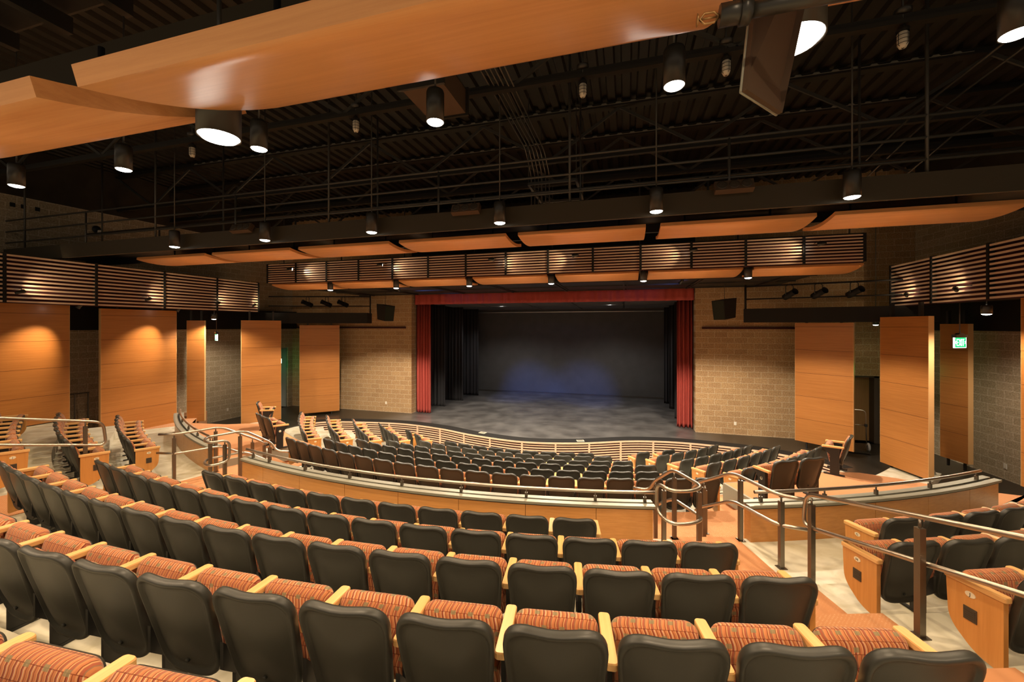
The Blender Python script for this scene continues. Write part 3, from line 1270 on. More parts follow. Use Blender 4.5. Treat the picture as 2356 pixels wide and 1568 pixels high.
for side, where in ((1, 'near'), (-1, 'far')):
    if side > 0:
        handrail('long sloping stainless handrail up the near aisle past letter H',
                 [[(22.5, 18.4, -.40), (16.62, 18.75, -1.94), (16.58, 18.75, -2.33), (22.5, 18.4, -.80)]],
                 [(16.72, 18.7, FLO['G'], -1.95), (17.95, 18.45, FLO['J'], -1.60), (19.8, 18.4, FLO['L'], -1.12)], side)
    else:
        handrail('stainless handrail with rounded end before the second fan of tier seats',
                 [[(22.5, 18.4, -.35), (17.2, 19.0, -1.70), (17.16, 19.0, -2.12), (22.5, 18.4, -.78)]],
                 [(17.42, 19.0, FLO['H'], -1.66), (18.95, 18.8, FLO['K'], -1.27)], side)
    handrail('stainless handrail bent over the parapet steps, %s aisle, outer side' % where,
             [[(16.40, 19.5, -2.12), (16.22, 18.6, -2.12), (15.50, 18.05, -2.10), (14.85, 17.3, -2.50), (14.72, 17.25, -2.62), (14.50, 18.4, -2.62)],
              [(16.40, 19.9, -2.50), (16.22, 18.6, -2.50), (15.50, 18.05, -2.50), (14.85, 17.3, -2.90), (14.72, 17.35, -3.08), (14.55, 18.5, -3.08), (14.55, 18.5, -2.80)]],
             [(15.56, 18.35, FLO['G'], -2.12), (16.22, 18.75, FLO['G'], -2.13), (14.95, 17.55, ZW, -2.46), (14.62, 18.3, ZW, -2.64)], side)
    handrail('looped stainless handrail at the end of the long parapet, %s aisle' % where,
             [[(14.75, 13.5, -2.62), (14.88, 14.35, -2.60), (14.95, 14.6, -2.42), (15.42, 15.0, -2.08), (16.0, 15.6, -2.10), (16.12, 14.9, -2.11), (16.15, 13.9, -2.10), (15.86, 13.6, -2.10), (15.86, 13.62, -2.50), (16.15, 13.9, -2.52), (16.12, 14.9, -2.53), (16.0, 15.65, -2.52), (15.42, 15.0, -2.50), (14.95, 14.55, -2.82), (14.85, 14.3, -2.98), (14.8, 13.6, -2.98)]],
             [(15.9, 13.9, FLO['G'], -2.12), (15.5, 14.95, FLO['G'], -2.1), (15.95, 15.5, FLO['G'], -2.12), (14.98, 14.6, ZW, -2.44)], side)

# ------------------------------------------------------------------ wood wall panels
def wood_panel(a, c, z0, z1, label, th=.07, foot=0, name='acoustic_panel'):
    a, c = Vector((*a, 0)), Vector((*c, 0))
    L = (c - a).length
    ang = math.atan2(c.y - a.y, c.x - a.x)
    o = thing(name, label, 'wall panel', (a.x, a.y, z0), ang, 'hung cherry wall panels')
    q = MB()
    q.box(0, L, 0, th, 0, z1 - z0)
    q.build('panel_face', M['wood_panel'], o)
    for x in (-.006, L):
        q = MB()
        q.box(x, x + .006, 0, th + .03, 0, z1 - z0)
        q.build('edge_band', M['wood_edge'], o)
    for x in (L * .2, L * .8):
        q = MB()
        q.box(x - .03, x + .03, th * .4, th * 1.2, z1 - z0, z1 - z0 + .35)
        q.build('hanger', M['steel_black'], o)
        if foot:
            q = MB()
            q.box(x - .018, x + .018, th * .5, th, -foot, 0)
            q.build('foot', M['steel_black'], o)
    return o


wood_panel((-11.4, 5.0), (-11.38, 7.34), -2.55, .60, 'cherry wall panel cut off by the frame edge beside the wall guardrail')
wood_panel((-11.42, 8.05), (-11.30, 10.02), -3.28, .52, 'wide cherry wall panel with slanting light beam, nearer the green EXIT sign', foot=.12)
wood_panel((-11.50, 10.5), (-11.06, 10.78), -3.36, .20, 'narrow cherry wall panel just beside the small far EXIT sign')
wood_panel((-10.55, 11.78), (-9.86, 12.90), -3.70, .22, 'cherry wall panel with pale lit edge beside the green doorway', foot=.12)
wood_panel((-9.92, 13.92), (-8.78, 14.95), -3.70, .04, 'cherry wall panel nearest the stage on the double handrail side', foot=.12)
wood_panel((8.50, 14.80), (9.62, 13.85), -3.62, .10, 'cherry wall panel nearest the stage on the hand truck side', foot=.2)
wood_panel((9.86, 13.05), (10.18, 11.82), -3.62, .24, 'tall cherry wall panel with bright pale edge behind the lone seat', th=.10, foot=.2)
wood_panel((11.48, 13.62), (11.66, 12.98), -3.50, .06, 'narrow cherry wall panel behind the big near EXIT sign', th=.1, foot=.2)
wood_panel((11.42, 11.22), (11.60, 9.2), -3.40, .66, 'cherry wall panel sliver at the frame edge by the near block wall')

# ------------------------------------------------------------------ reflectors, downlights, catwalks
def reflector(x0, x1, prof, th, label, group):
    """prof: list of (y, z) from near to far edge; convex board of thickness th"""
    o = thing('ceiling_reflector', label, 'ceiling reflector', (x0, prof[0][0], prof[0][1]), 0, group)
    y0, z0 = prof[0]
    n = len(prof)
    low = [(y - y0, z - z0) for y, z in prof]
    up = []
    for i in range(n):
        a, c = Vector(low[max(i - 1, 0)]), Vector(low[min(i + 1, n - 1)])
        d = (c - a).normalized()
        up.append((low[i][0] - d.y * th, low[i][1] + d.x * th))
    q = MB()
    L = x1 - x0
    vs = [(0, *p) for p in low] + [(L, *p) for p in low] + [(0, *p) for p in up] + [(L, *p) for p in up]
    fs, sm = [], []
    for i in range(n - 1):
        fs.append((i, i + 1, n + i + 1, n + i))
    q.add(vs, fs, True)
    fs = []
    for i in range(n - 1):
        fs.append((2 * n + i, 3 * n + i, 3 * n + i + 1, 2 * n + i + 1))
        fs.append((i, 2 * n + i, 2 * n + i + 1, i + 1))
        fs.append((n + i, n + i + 1, 3 * n + i + 1, 3 * n + i))
    fs.append((0, n, 3 * n, 2 * n))
    fs.append((n - 1, 3 * n - 1, 4 * n - 1, 2 * n - 1))
    q.add(vs, fs, False)
    q.build('board', M['reflector'], o)
    for x in (L * .2, L * .8):
        q = MB()
        q.tube([(x, low[n // 2][0], low[n // 2][1] + th * .5), (x, low[n // 2][0], low[n // 2][1] + th + .35)], .015, 8)
        q.build('hanger_rod', M['steel_black'], o)
    return o


def bow(y0, z0, y1, z1, sag, n=10, drop=0):
    return [(y0 + (y1 - y0) * i / n, z0 + (z1 - z0) * i / n - sag * 4 * (i / n) * (1 - i / n)) for i in range(n + 1)]


PX = [(-8.72, -6.42), (-6.18, -3.90), (-3.66, -1.38), (-1.14, 1.14), (1.38, 3.66), (3.90, 6.18), (6.42, 8.72)]
for i, (x0, x1) in enumerate(PX):
    reflector(x0, x1, bow(11.40, 1.44, 12.5, 1.36, .05), .05, 'curved cherry ceiling reflector under the slatted bridge, %s from left' % ORD[i + 1], 'reflectors under the slatted bridge')
    reflector(x0, x1, bow(7.30, 1.70, 8.5, 1.73, .07), .06, 'curved cherry ceiling reflector in the middle hanging row, %s from left' % ORD[i + 1], 'reflectors in the middle hanging row')
for i in (2, 3, 4, 5):
    x0, x1 = PX[i]
    reflector(x0, x1, bow(1.0, .887, 1.90, 1.28, .045), .075, 'huge cherry ceiling reflector overhead, ' + ('cut at the frame corner', 'smaller slice at the frame edge', 'with bright lamp glints across', 'beyond the hanging plate')[i - 2], 'reflectors right overhead')

LX = [-6.3, -3.78, -1.26, 1.26, 3.78, 6.3]


def downlight(x, y, z, label, group, r=.10, h=.36, stem=.6, power=DOWN_POWER, size=125, blend=.3, color=WARM):
    o = thing('downlight', label, 'downlight', (x, y, z), 0, group)
    q = MB()
    q.lathe([(r * .93, .004), (r, 0), (r, h - .03), (r * .9, h), (0.012, h + .01)], 28)
    q.lathe([(r * .93, .004), (r * .90, .02)], 28)
    q.build('housing', M['lamp'], o)
    q = MB()
    q.lathe([(r * .92, .006), (r * .8, -.008), (r * .5, -.018), (r * .2, -.022), (.001, -.023)], 28)
    q.build('lens', M['lens'], o)
    q = MB()
    q.tube([(0, 0, h), (0, 0, h + stem)], .011, 8)
    q.build('stem', M['pipe'], o)
    spot('downlight_beam', (x, y, z - .032), (x, y, z - 5), power, size, blend, color, radius=r * .8, parent=o)
    return o


for i, x in enumerate(LX):
    downlight(x, 11.45, 1.22, 'small cylinder downlight between slatted bridge reflectors, %s from left' % ORD[i + 1], 'downlights under the slatted bridge', r=.09, h=.26, stem=.1, size=128, blend=.22, power=DOWN_POWER * 4.6, color=(1, .84, .64))
    downlight(x, 6.56, 1.755, 'cylinder downlight along the long brown beam, %s from left' % ORD[i + 1], 'downlights along the brown beam', stem=2.9)
    downlight(x, 4.15, 2.30, 'black cylinder downlight in the high row, %s from left' % ORD[i + 1], 'downlights in the high row', stem=2.35)
for i, x in enumerate(LX):
    if x > -4:
        downlight(x + (.12 if i == 4 else 0), 1.635, 1.0, 'large cylinder downlight beside the overhead reflectors' + (' at bottom left of the big one' if i == 3 else ' half hidden by the hanging plate' if i == 4 else ', %s from left' % ORD[i + 1]), 'downlights beside the overhead reflectors', stem=.6, power=DOWN_POWER * .55, size=135)
# more of the same lamps over the rear seats, behind the camera
for x in LX:
    downlight(x, -1.2, 1.9, 'cylinder downlight behind the photographer', 'downlights over the rear seats', stem=2.6, power=DOWN_POWER * .8, size=140)

SMALL = (.98, .80, .60)
downlight(-10.5, 10.7, .25, 'small downlight under the side bridge above the far small EXIT sign', 'side bridge downlights', r=.085, h=.18, stem=.1, power=420, size=150, blend=.5, color=SMALL)
downlight(10.5, 10.7, .25, 'small downlight under the side bridge beside the near EXIT sign', 'side bridge downlights', r=.085, h=.18, stem=.1, power=420, size=150, blend=.5, color=SMALL)
downlight(10.62, 14.8, .04, 'small square-looking downlight over the oak door behind the tall panel', 'side bridge downlights', r=.075, h=.16, stem=4.8, power=8, size=140, blend=.5, color=SMALL)


def slat_bridge(pts, z0, z1, n, label, backing, post_every, depth_dir, spots):
    """slatted railing of a lighting bridge along a straight line pts[0]->pts[1]"""
    a, c = Vector((*pts[0], 0)), Vector((*pts[1], 0))
    L = (c - a).length
    ang = math.atan2(c.y - a.y, c.x - a.x)
    o = thing('slatted_bridge', label, 'lighting bridge', (a.x, a.y, z0), ang)
    hgt = z1 - z0
    p = hgt / (n - .5)
    dd = depth_dir
    for i in range(n):
        q = MB()
        z = i * p
        q.box(0, L, min(0, dd * .03), max(0, dd * .03), z, z + p * .42)
        q.build('slat', M['slat'], o)
    k = int(round(L / post_every))
    for i in range(k + 1):
        q = MB()
        x = L * i / k
        x = min(max(x, .03), L - .03)
        y0, y1 = sorted((dd * -.02, dd * .09))
        q.box(x - .028, x + .028, y0, y1, -.01, hgt + .02)
        q.build('post', M['black'], o)
    q = MB()
    y0, y1 = sorted((dd * .11, dd * .13))
    q.box(0, L, y0, y1, -.02, hgt)
    q.build('backing', M['maroon'], o)
    q = MB()
    y0, y1 = sorted((dd * .13, dd * backing))
    zd = .14
    q.box(0, L, y0, y1, zd - .05, zd + .04)
    q.build('deck', M['soffit'], o)
    if backing > 1.2:
        q = MB()
        for j in range(int(backing / .11)):
            y = dd * (.16 + j * .11)
            q.box(0, L, y - .022, y + .022, .06, .085)
        q.build('soffit_slat', M['brown_beam'], o)
    return o


slat_bridge(((-8.62, 11.1), (8.62, 11.1)), 1.49, 2.12, 9, 'long slatted lighting bridge above the stage apron reflectors', .95, 1.26, 1, ())
slat_bridge(((-10.46, 12.45), (-10.46, 2.4)), .56, 1.68, 12, 'slatted side bridge above the cherry panels with light beams', 1.6, 1.7, -1, ())
slat_bridge(((10.46, 13.8), (10.46, 2.6)), .56, 1.68, 12, 'slatted side bridge above the near EXIT sign and block wall', 1.6, 1.7, 1, ())

# beam and pipe rails of the middle bridge
o = thing('middle_bridge', 'long dark brown beam bridge with pipe railings over the seats', 'lighting bridge', (0, 6.75, 1.66))
b = MB(); b.box(-12.9, 12.9, 0, .06, .08, .42)
b.build('beam', M['brown_beam'], o)
b = MB(); b.box(-12.9, 12.9, .06, 1.7, .36, .42); b.box(-12.9, 12.9, 1.7, 1.76, .2, .42)
b.build('deck', M['soffit'], o)
for y in (.05, 1.7):
    for z in (.60, .90, 1.20):
        b = MB(); b.tube([(-12.9, y, z), (12.9, y, z)], .022, 8)
        b.build('rail', M['pipe'], o)
    for i in range(11):
        x = -12.1 + i * 2.42
        b = MB(); b.tube([(x, y, .1), (x, y, 3.35 if i % 2 == 0 else 1.2)], .022, 8)
        b.build('post', M['pipe'], o)
# overhead bridge: beam and joists of the deck near the camera
o = thing('overhead_bridge', 'dark overhead bridge with deck joists at the frame corner', 'lighting bridge', (0, 1.95, 1.5))
b = MB(); b.box(-12.9, 12.9, 0, .07, .05, .5)
b.build('beam', M['brown_beam'], o)
for i in range(22):
    b = MB(); x = -8 + i * .62
    b.box(x - .03, x + .03, -3.0, 0, .62, .74)
    b.build('joist', M['darksteel'], o)
b = MB(); b.box(-12.9, 12.9, -3.0, 0, .78, .82)
b.build('deck', M['black'], o)
# front bridge pipe rails behind the slats
o = thing('bridge_railing', 'pipe railing standing behind the long slatted bridge', 'railing', (0, 12.0, 1.5))
for z in (.8, 1.15, 1.5):
    b = MB(); b.tube([(-9, 0, z), (9, 0, z)], .02, 8); b.build('rail', M['pipe'], o)
for i in range(8):
    b = MB(); x = -8.8 + i * 2.5; b.tube([(x, 0, 0), (x, 0, 3.5)], .02, 8); b.build('post', M['pipe'], o)

# dark boxes that carry the side lights beside the stage
for s, w in ((1, 'near'), (-1, 'far')):
    o = thing('side_light_bridge', 'black box bridge carrying stage lights on the %s side of the stage' % w, 'lighting bridge', (s * 7.0, 14.6, 0), math.atan2(-1.3, s * 4.2))
    b = MB(); b.box(0, 4.4, -.3, .3, .12, .55); b.build('box', M['black'], o)
    b = MB(); b.tube([(.05, -.25, .55), (.05, -.25, 1.3)], .03, 8); b.tube([(.05, -.25, 1.25), (4.3, -.25, 1.25)], .025, 8); b.tube([(.05, -.25, .85), (4.3, -.25, .85)], .02, 8)
    b.build('railing', M['black'], o)
    for k, x in enumerate((1.2, 1.9, 2.7)):
        px = Vector((s * 7.0, 14.6, 0)) + Matrix.Rotation(math.atan2(-1.3, s * 4.2), 3, 'Z') @ Vector((x, -.3, .95))
        t = thing('stage_light', 'black stage light on the %s side bridge, %s from the stage' % (w, ORD[k + 1]), 'stage light', px, rad(s * 20), 'stage lights on the side bridges')
        q = MB(); r4 = Matrix.Rotation(rad(70), 4, 'X')
        q.lathe([(.0, -.2), (.09, -.2), (.10, -.05), (.085, .0), (.085, .22), (.10, .24)], 16, m4=r4)
        q.build('barrel', M['black'], t)
        q = MB(); q.tube([(-.12, 0, 0), (-.12, 0, .25), (0, 0, .32), (.12, 0, .25), (.12, 0, 0)], .012, 6)
        q.build('yoke', M['steel_black'], t)

# ------------------------------------------------------------------ roof steel
for k, (y, zb) in enumerate(((3.2, 4.55), (6.2, 4.55), (9.25, 4.55), (10.75, 4.55), (13.4, 4.55))):
    o = thing('roof_truss', 'dark steel roof truss high overhead, %s from the camera' % ORD[k + 1], 'roof truss', (0, y, zb), 0, 'roof trusses')
    b = MB()
    b.box(-13, 13, -.09, .09, .30, .34); b.box(-13, 13, -.012, .012, .34, .44)
    b.build('top_chord', M['darksteel'], o)
    b = MB(); b.box(-13, 13, -.05, .05, -.78, -.72); b.box(-13, 13, -.01, .01, -.72, -.64)
    b.build('bottom_chord', M['darksteel'], o)
    for i in range(16):
        b = MB()
        x0 = -12.8 + i * 1.6
        if i % 2 == 0:
            b.bar((x0, 0, .3), (x0 + 1.6, 0, -.72), .035, .06)
        else:
            b.bar((x0, 0, -.72), (x0 + 1.6, 0, .3), .035, .06)
        b.build('web', M['pipe'], o)
    if k in (2, 3):  # added pale strip standing in for light showing through the deck flutes
        b = MB()
        up_ = [(-9.3, .345)]
        for i in range(60):
            x = -9.3 + i * .31
            up_ += [(x + .03, .38), (x + .11, .38), (x + .14, .35), (x + .31, .35)]
        b.prism(up_ + [(9.3, .343), (-9.3, .343)], 'y', -.10, -.07)
        b.build('flute_light_strip', M['alu'], o)

# conduits and tray beside the high downlight
o = thing('conduit_run', 'bundle of grey conduits running along the roof past the high downlight', 'conduit', (1.2, 5.0, 3.0))
for i in range(6):
    b = MB(); x = .0 + i * .085
    b.tube(fillet([(x, -.5, .9 - .02 * i), (x, 3.6, .9 - .02 * i), (x, 4.2, .5), (x, 4.2, -.9)], .15), .014, 8)
    b.build('conduit', M['pipe'], o)
o = thing('cable_tray', 'perforated cable tray frame hanging among the roof conduits', 'cable tray', (1.35, 8.3, 3.0))
b = MB()
for a_, c_ in (((0, 0, 0), (1.0, 0, 0)), ((1.0, 0, 0), (1.0, 1.3, 0)), ((1.0, 1.3, 0), (0, 1.3, 0)), ((0, 1.3, 0), (0, 0, 0))):
    b.bar(a_, c_, .05, .05)
b.build('frame', M['pipe'], o)
for x, y in ((0, 0), (1, 0), (1, 1.3), (0, 1.3)):
    b = MB(); b.tube([(x, y, 0), (x, y, 1.9)], .008, 6); b.build('hanger_rod', M['pipe'], o)
o = thing('air_duct', 'flat sheet metal duct end above the high downlight', 'duct', (.2, 4.75, 3.15))
b = MB(); b.box(.25, .85, 0, .8, 0, .35); b.build('duct_body', M['plate'], o)
for y in (-.04, 1.6):
    b = MB(); b.box(.21, .89, y * .5, y * .5 + .04, -.03, .38); b.build('flange', M['darksteel'], o)
for i, (x0, y0, z0) in enumerate(((7.2, 7.6, 3.0), (7.5, 7.6, 3.0), (8.0, 7.6, 2.9))):
    b = MB()
    b.tube(fillet([(x0, y0 + 2.6, z0 - .6), (x0 + .3, y0, z0 + .2), (x0 + .9, y0 - 2.2, z0 + .75), (x0 + 1.3, y0 - 2.4, z0 + .7), (x0 + 1.25, y0 - 1.6, z0 - .4)], .5, 8), .016, 8)
    tag(b.build('bent_conduit', M['pipe']), 'bent dark conduit looping down from the roof, %s of three together' % ORD[i + 1], 'conduit', 'bent conduits near the roof corner')

for i, x in enumerate((-5.27, -1.33, 2.70, 4.67, 6.67)):
    o = thing('jar_light', 'unlit jar light with wire guard under the roof, %s from left' % ORD[i + 1], 'jar light', (x, 6.2, 3.60), 0, 'unlit jar lights')
    q = MB(); q.lathe([(0, -.12), (.035, -.115), (.055, -.07), (.058, .06), (.05, .075)], 18); q.build('jar', M['jar'], o)
    q = MB(); q.lathe([(.065, .075), (.068, .12), (.03, .15), (.02, .2)], 18); q.lathe([(0, .30), (.09, .31), (.09, .36)], 18); q.tube([(0, 0, .2), (0, 0, .92)], .012, 8); q.build('cap', M['lamp'], o)
    q = MB()
    for z in (-.07, -.02, .03):
        q.tube([(.064 * cos(a), .064 * sin(a), z) for a in [2 * PI * j / 16 for j in range(17)]], .003, 5, caps=False)
    for j in range(4):
        a = 2 * PI * j / 4 + .4
        q.tube([(.064 * cos(a), .064 * sin(a), .07), (.064 * cos(a), .064 * sin(a), -.08), (0, 0, -.128)], .003, 5)
    q.build('guard', M['ink'], o)
for i, x in enumerate((-4.5, .6, 4.87)):
    o = thing('flood_fixture', 'beige three-lens flood fixture on the brown beam, %s from left' % ORD[i + 1], 'light fixture', (x, 6.66, 2.07), 0, 'three-lens fixtures on the brown beam')
    q = MB(); m4 = Matrix.Rotation(rad(-25), 4, 'X'); q.box(-.26, .26, -.05, .05, -.085, .085, m4=m4); q.build('case', M['plate'], o)
    for j in (-1, 0, 1):
        q = MB(); mm = m4 @ Matrix.Translation((j * .165, -.052, 0)) @ Matrix.Rotation(PI / 2, 4, 'X')
        q.lathe([(.07, 0), (.07, .01), (.05, .004), (.02, .012), (0, .014)], 18, m4=mm)
        q.build('lens', M['bronze'], o)

# hanging plate and sprinkler right above the camera
o = thing('baffle_plate', 'flat grey-brown plate hanging before the big downlight', 'plate')
q = MB()
C4 = [Vector(p) for p in ((3.623, 1.162, .603), (3.752, 1.315, .603), (3.935, 1.51, 1.32), (3.765, 1.53, 1.32))]
q.add([p for p in C4] + [p + Vector((.012, -.010, 0)) for p in C4], [(0, 1, 2, 3), (7, 6, 5, 4), (0, 4, 5, 1), (1, 5, 6, 2), (2, 6, 7, 3), (3, 7, 4, 0)])
q.build('sheet', M['plate'], o)
q = MB(); q.tube([C4[0], C4[1]], .0035, 6); q.tube([C4[0], C4[3]], .0035, 6)
q.build('rim', M['alu'], o)
o = thing('sprinkler', 'sprinkler head on a dark pipe in front of the huge reflector', 'sprinkler', (3.50, 1.095, .763))
q = MB(); q.tube([(.10, 0, 0), (.36, .0, 0)], .018, 12); q.tube([(.06, 0, 0), (.13, 0, 0)], .026, 8); q.tube([(.105, 0, 0), (.128, 0, 0)], .031, 8)
q.build('pipe', M['lamp'], o)
q = MB(); q.tube([(.06, 0, 0), (.048, 0, .013), (.026, 0, .013), (.015, 0, 0), (.026, 0, -.013), (.048, 0, -.013), (.06, 0, 0)], .003, 6)
q.lathe([(.013, 0), (.015, .003), (0, .005)], 12, c=(.012, 0, 0), m4=Matrix.Rotation(-PI / 2, 4, 'Y'))
q.build('frame_arms', M['brass'], o)
q = MB(); q.tube([(.055, 0, 0), (.018, 0, 0)], .0025, 6); q.build('bulb', M['brass'], o)

# ------------------------------------------------------------------ loudspeakers, exit signs, small things
for (x, y, z, rz, w) in ((-5.85, 14.0, .54, 76, 'far'), (6.3, 14.0, .54, -57, 'near')):
    o = thing('loudspeaker', 'black trapezoid loudspeaker hung by a chain beside the stage, %s side' % w, 'loudspeaker', (x, y, z), rad(rz), 'hung loudspeakers')
    q = MB()
    top = [(-.25, -.27, .26), (.25, -.27, .26), (.22, .25, .34), (-.22, .25, .34)]
    bot = [(-.23, -.20, -.34), (.23, -.20, -.34), (.2, .23, -.27), (-.2, .23, -.27)]
    q.add(bot + top, [(3, 2, 1, 0), (4, 5, 6, 7), (0, 1, 5, 4), (1, 2, 6, 5), (2, 3, 7, 6), (3, 0, 4, 7)])
    q.build('cabinet', M['black'], o)
    q = MB()
    q.add([(-.235, -.272, .24), (.235, -.272, .24), (.215, -.210, -.32), (-.215, -.210, -.32)], [(0, 1, 2, 3)])
    q.add([(-.235, -.266, .24), (.235, -.266, .24), (.215, -.204, -.32), (-.215, -.204, -.32)], [(3, 2, 1, 0)])
    q.build('grille', M['speaker'], o)
    q = MB()
    for j in range(8):
        zz = .36 + j * .06
        q.tube([(.012 * cos(a) * (j % 2), .012 * cos(a) * ((j + 1) % 2), zz + .03 * sin(a)) for a in [2 * PI * i / 10 for i in range(11)]], .004, 5, caps=False)
    q.tube([(0, 0, .30), (0, 0, .36)], .01, 6)
    q.build('chain', M['pipe'], o)


def exit_sign(loc, rz, label, rod, w=.32, h=.20):
    o = thing('exit_sign', label, 'exit sign', loc, rad(rz), 'green EXIT signs')
    q = MB(); q.box(-w / 2, w / 2, -.012, .012, -h / 2, h / 2); q.build('panel', M['exit_green'], o)
    q = MB()
    q.box(-w / 2 - .004, w / 2 + .004, -.016, .016, -h / 2 - .012, -h / 2)
    q.box(-w / 2 - .008, -w / 2, -.016, .016, -h / 2, h / 2); q.box(w / 2, w / 2 + .008, -.016, .016, -h / 2, h / 2)
    q.build('lit_edge', M['exit_white'], o)
    q = MB(); q.box(-w / 2 - .01, w / 2 + .01, -.04, .04, h / 2, h / 2 + .06)
    q.prism([(-w * .3, h / 2 + .06), (w * .3, h / 2 + .06), (w * .15, h / 2 + .09), (-w * .15, h / 2 + .09)], 'y', -.035, .035)
    q.build('top_box', M['lamp'], o)
    if rod:
        q = MB(); q.tube([(0, 0, h / 2 + .08), (0, 0, h / 2 + .08 + rod)], .009, 8); q.build('rod', M['bronze'], o)
    # EXIT and chevrons, built from strokes
    q = MB()
    y0, y1 = -.016, -.0122
    S = .014

    def stroke(x0, z0, x1, z1, s=S):
        a, c = Vector((x0, 0, z0)), Vector((x1, 0, z1))
        d = (c - a).normalized()
        n = Vector((-d.z, 0, d.x)) * s / 2
        q.add([(*(p.x, yy, p.z),) for yy in (y0, y1) for p in (a - n, a + n, c + n, c - n)], [(0, 1, 2, 3), (7, 6, 5, 4), (0, 4, 5, 1), (1, 5, 6, 2), (2, 6, 7, 3), (3, 7, 4, 0)])
    t, bt = .062, -.062
    x = -.098
    stroke(x, bt - S / 2, x, t + S / 2)
    for zz in (t, 0, bt):
        stroke(x, zz, x + .044, zz)
    stroke(-.040, bt - S / 2, .012, t + S / 2); stroke(-.040, t + S / 2, .012, bt - S / 2)
    stroke(.032, bt - S / 2, .032, t + S / 2)
    stroke(.075, bt - S / 2, .075, t); stroke(.052, t, .100, t)
    for s in (-1, 1):
        stroke(s * .118, .024, s * .144, 0, .011); stroke(s * .118, -.024, s * .144, 0, .011)
    q.build('lettering', M['exit_white'], o)
    return o


exit_sign((-9.60, 10.08, -.36), -30, 'small green EXIT sign hanging before the far block wall', .62)
exit_sign((9.86, 10.38, -.33), 28, 'big green EXIT sign hanging by the narrow panel and near block wall', .62, w=.30)
exit_sign((side_pt(14.9, -1) + .25, 14.9, -1.58), -20, 'green EXIT sign half hidden in the far doorway', 0)
l = bpy.data.lights.new('exit_glow', 'POINT'); l.energy = 3; l.color = (.1, 1, .35); l.shadow_soft_size = .1
lo = bpy.data.objects.new('exit_glow', l); COL.objects.link(lo); lo.location = (side_pt(14.9, -1) + .2, 14.9, -1.85)
exit_sign((9.75, 15.55, -1.62), 62, 'green EXIT sign sliver at the edge of the panel by the oak door', 0)
l = bpy.data.lights.new('exit_glow', 'POINT'); l.energy = 2.5; l.color = (.25, 1, .2); l.shadow_soft_size = .1
lo = bpy.data.objects.new('exit_glow', l); COL.objects.link(lo); lo.location = (10.6, 14.3, -1.3)


def plate(loc, rz, label, w=.075, h=.115):
    o = thing('wall_outlet', label, 'wall outlet', loc, rz, 'white wall plates')
    q = MB(); q.box(-w / 2, w / 2, -.012, 0, -h / 2, h / 2); q.build('cover', M['white'], o)
    q = MB(); q.box(-w * .22, w * .22, -.0135, -.012, .008, .045); q.box(-w * .22, w * .22, -.0135, -.012, -.045, -.008); q.build('socket', M['cream'], o)


plate((-7.00, YP - .001, -3.42), 0, 'white wall outlet low on the block wall left of the red curtain')
plate((7.02, YP - .001, -3.42), 0, 'white wall outlet low on the block wall near the hand truck side curtain')
plate((side_pt(12.75, -1) + .004, 12.75, -3.42), rad(95.35), 'white wall outlet low on the wall below the far EXIT sign')
plate((side_pt(13.0, 1) - .004, 13.0, -3.48), rad(-95.35), 'white wall outlet low on the near block wall', .10, .13)
plate((side_pt(14.3, -1) + .004, 14.3, -1.75), rad(95.35), 'small pale switch plate between two panels by the green doorway', .1, .12)
for i, (x, y) in enumerate(((-1.62, 13.62), (1.86, 13.55))):
    o = thing('floor_pocket', 'beige floor outlet cover at the stage edge, %s' % ('nearer the double handrails' if i == 0 else 'nearer the hand truck'), 'floor outlet', (x, y, ZST), rad(-12 + 30 * i), 'floor outlet covers')
    q = MB(); q.box(-.12, .12, -.09, .09, .001, .012); q.build('cover', M['cream'], o)
    q = MB(); q.box(-.10, .10, -.07, .07, .012, .015); q.build('lid', M['alu'], o)

# hand truck by the oak door
o = thing('hand_truck', 'steel hand truck parked behind the lone seat by the oak door', 'hand truck', (10.15, 14.75, ZST), rad(-12))
q = MB()
q.tube(fillet([(-.2, 0, .25), (-.2, .1, 1.25), (.2, .1, 1.25), (.2, 0, .25)], .12), .014, 8)
q.tube([(-.2, .06, .80), (.2, .06, .80)], .011, 8)
q.build('frame_tube', M['stainless'], o)
q = MB(); q.box(-.24, .24, -.28, .0, .02, .035); q.build('toe_plate', M['darksteel'], o)
for s in (-1, 1):
    q = MB(); m4 = Matrix.Rotation(PI / 2, 4, 'Y')
    q.lathe([(.05, -.03), (.10, -.035), (.13, -.02), (.13, .02), (.10, .035), (.05, .03)], 24, m4=m4)
    q.build('wheel', M['tyre'], o, (s * .27, .12, .13))
q = MB()
for s in (-1, 1):
    q.box(s * .2 - .03, s * .2 + .03, .02, .1, .76, .84)
q.build('clamp', M['ink'], o)
# folding stand leaning behind the tall panel
o = thing('leaning_bars', 'pale bars leaning on the floor behind the tall bright-edged panel', 'bars', (10.75, 12.45, ZST))
q = MB(); q.bar((0, 0, .01), (-.25, .25, .95), .04, .02); q.build('bar', M['alu'], o)
q = MB(); q.bar((-.12, -.05, .01), (-.22, .2, .85), .03, .02); q.build('bar', M['brass'], o)
q = MB(); q.box(9.5, 9.95, 11.55, 11.6, ZST + .001, ZST + .02)
tag(q.build('floor_strip', M['alu']), 'pale metal strip lying on the dark floor before the tall panel', 'strip')

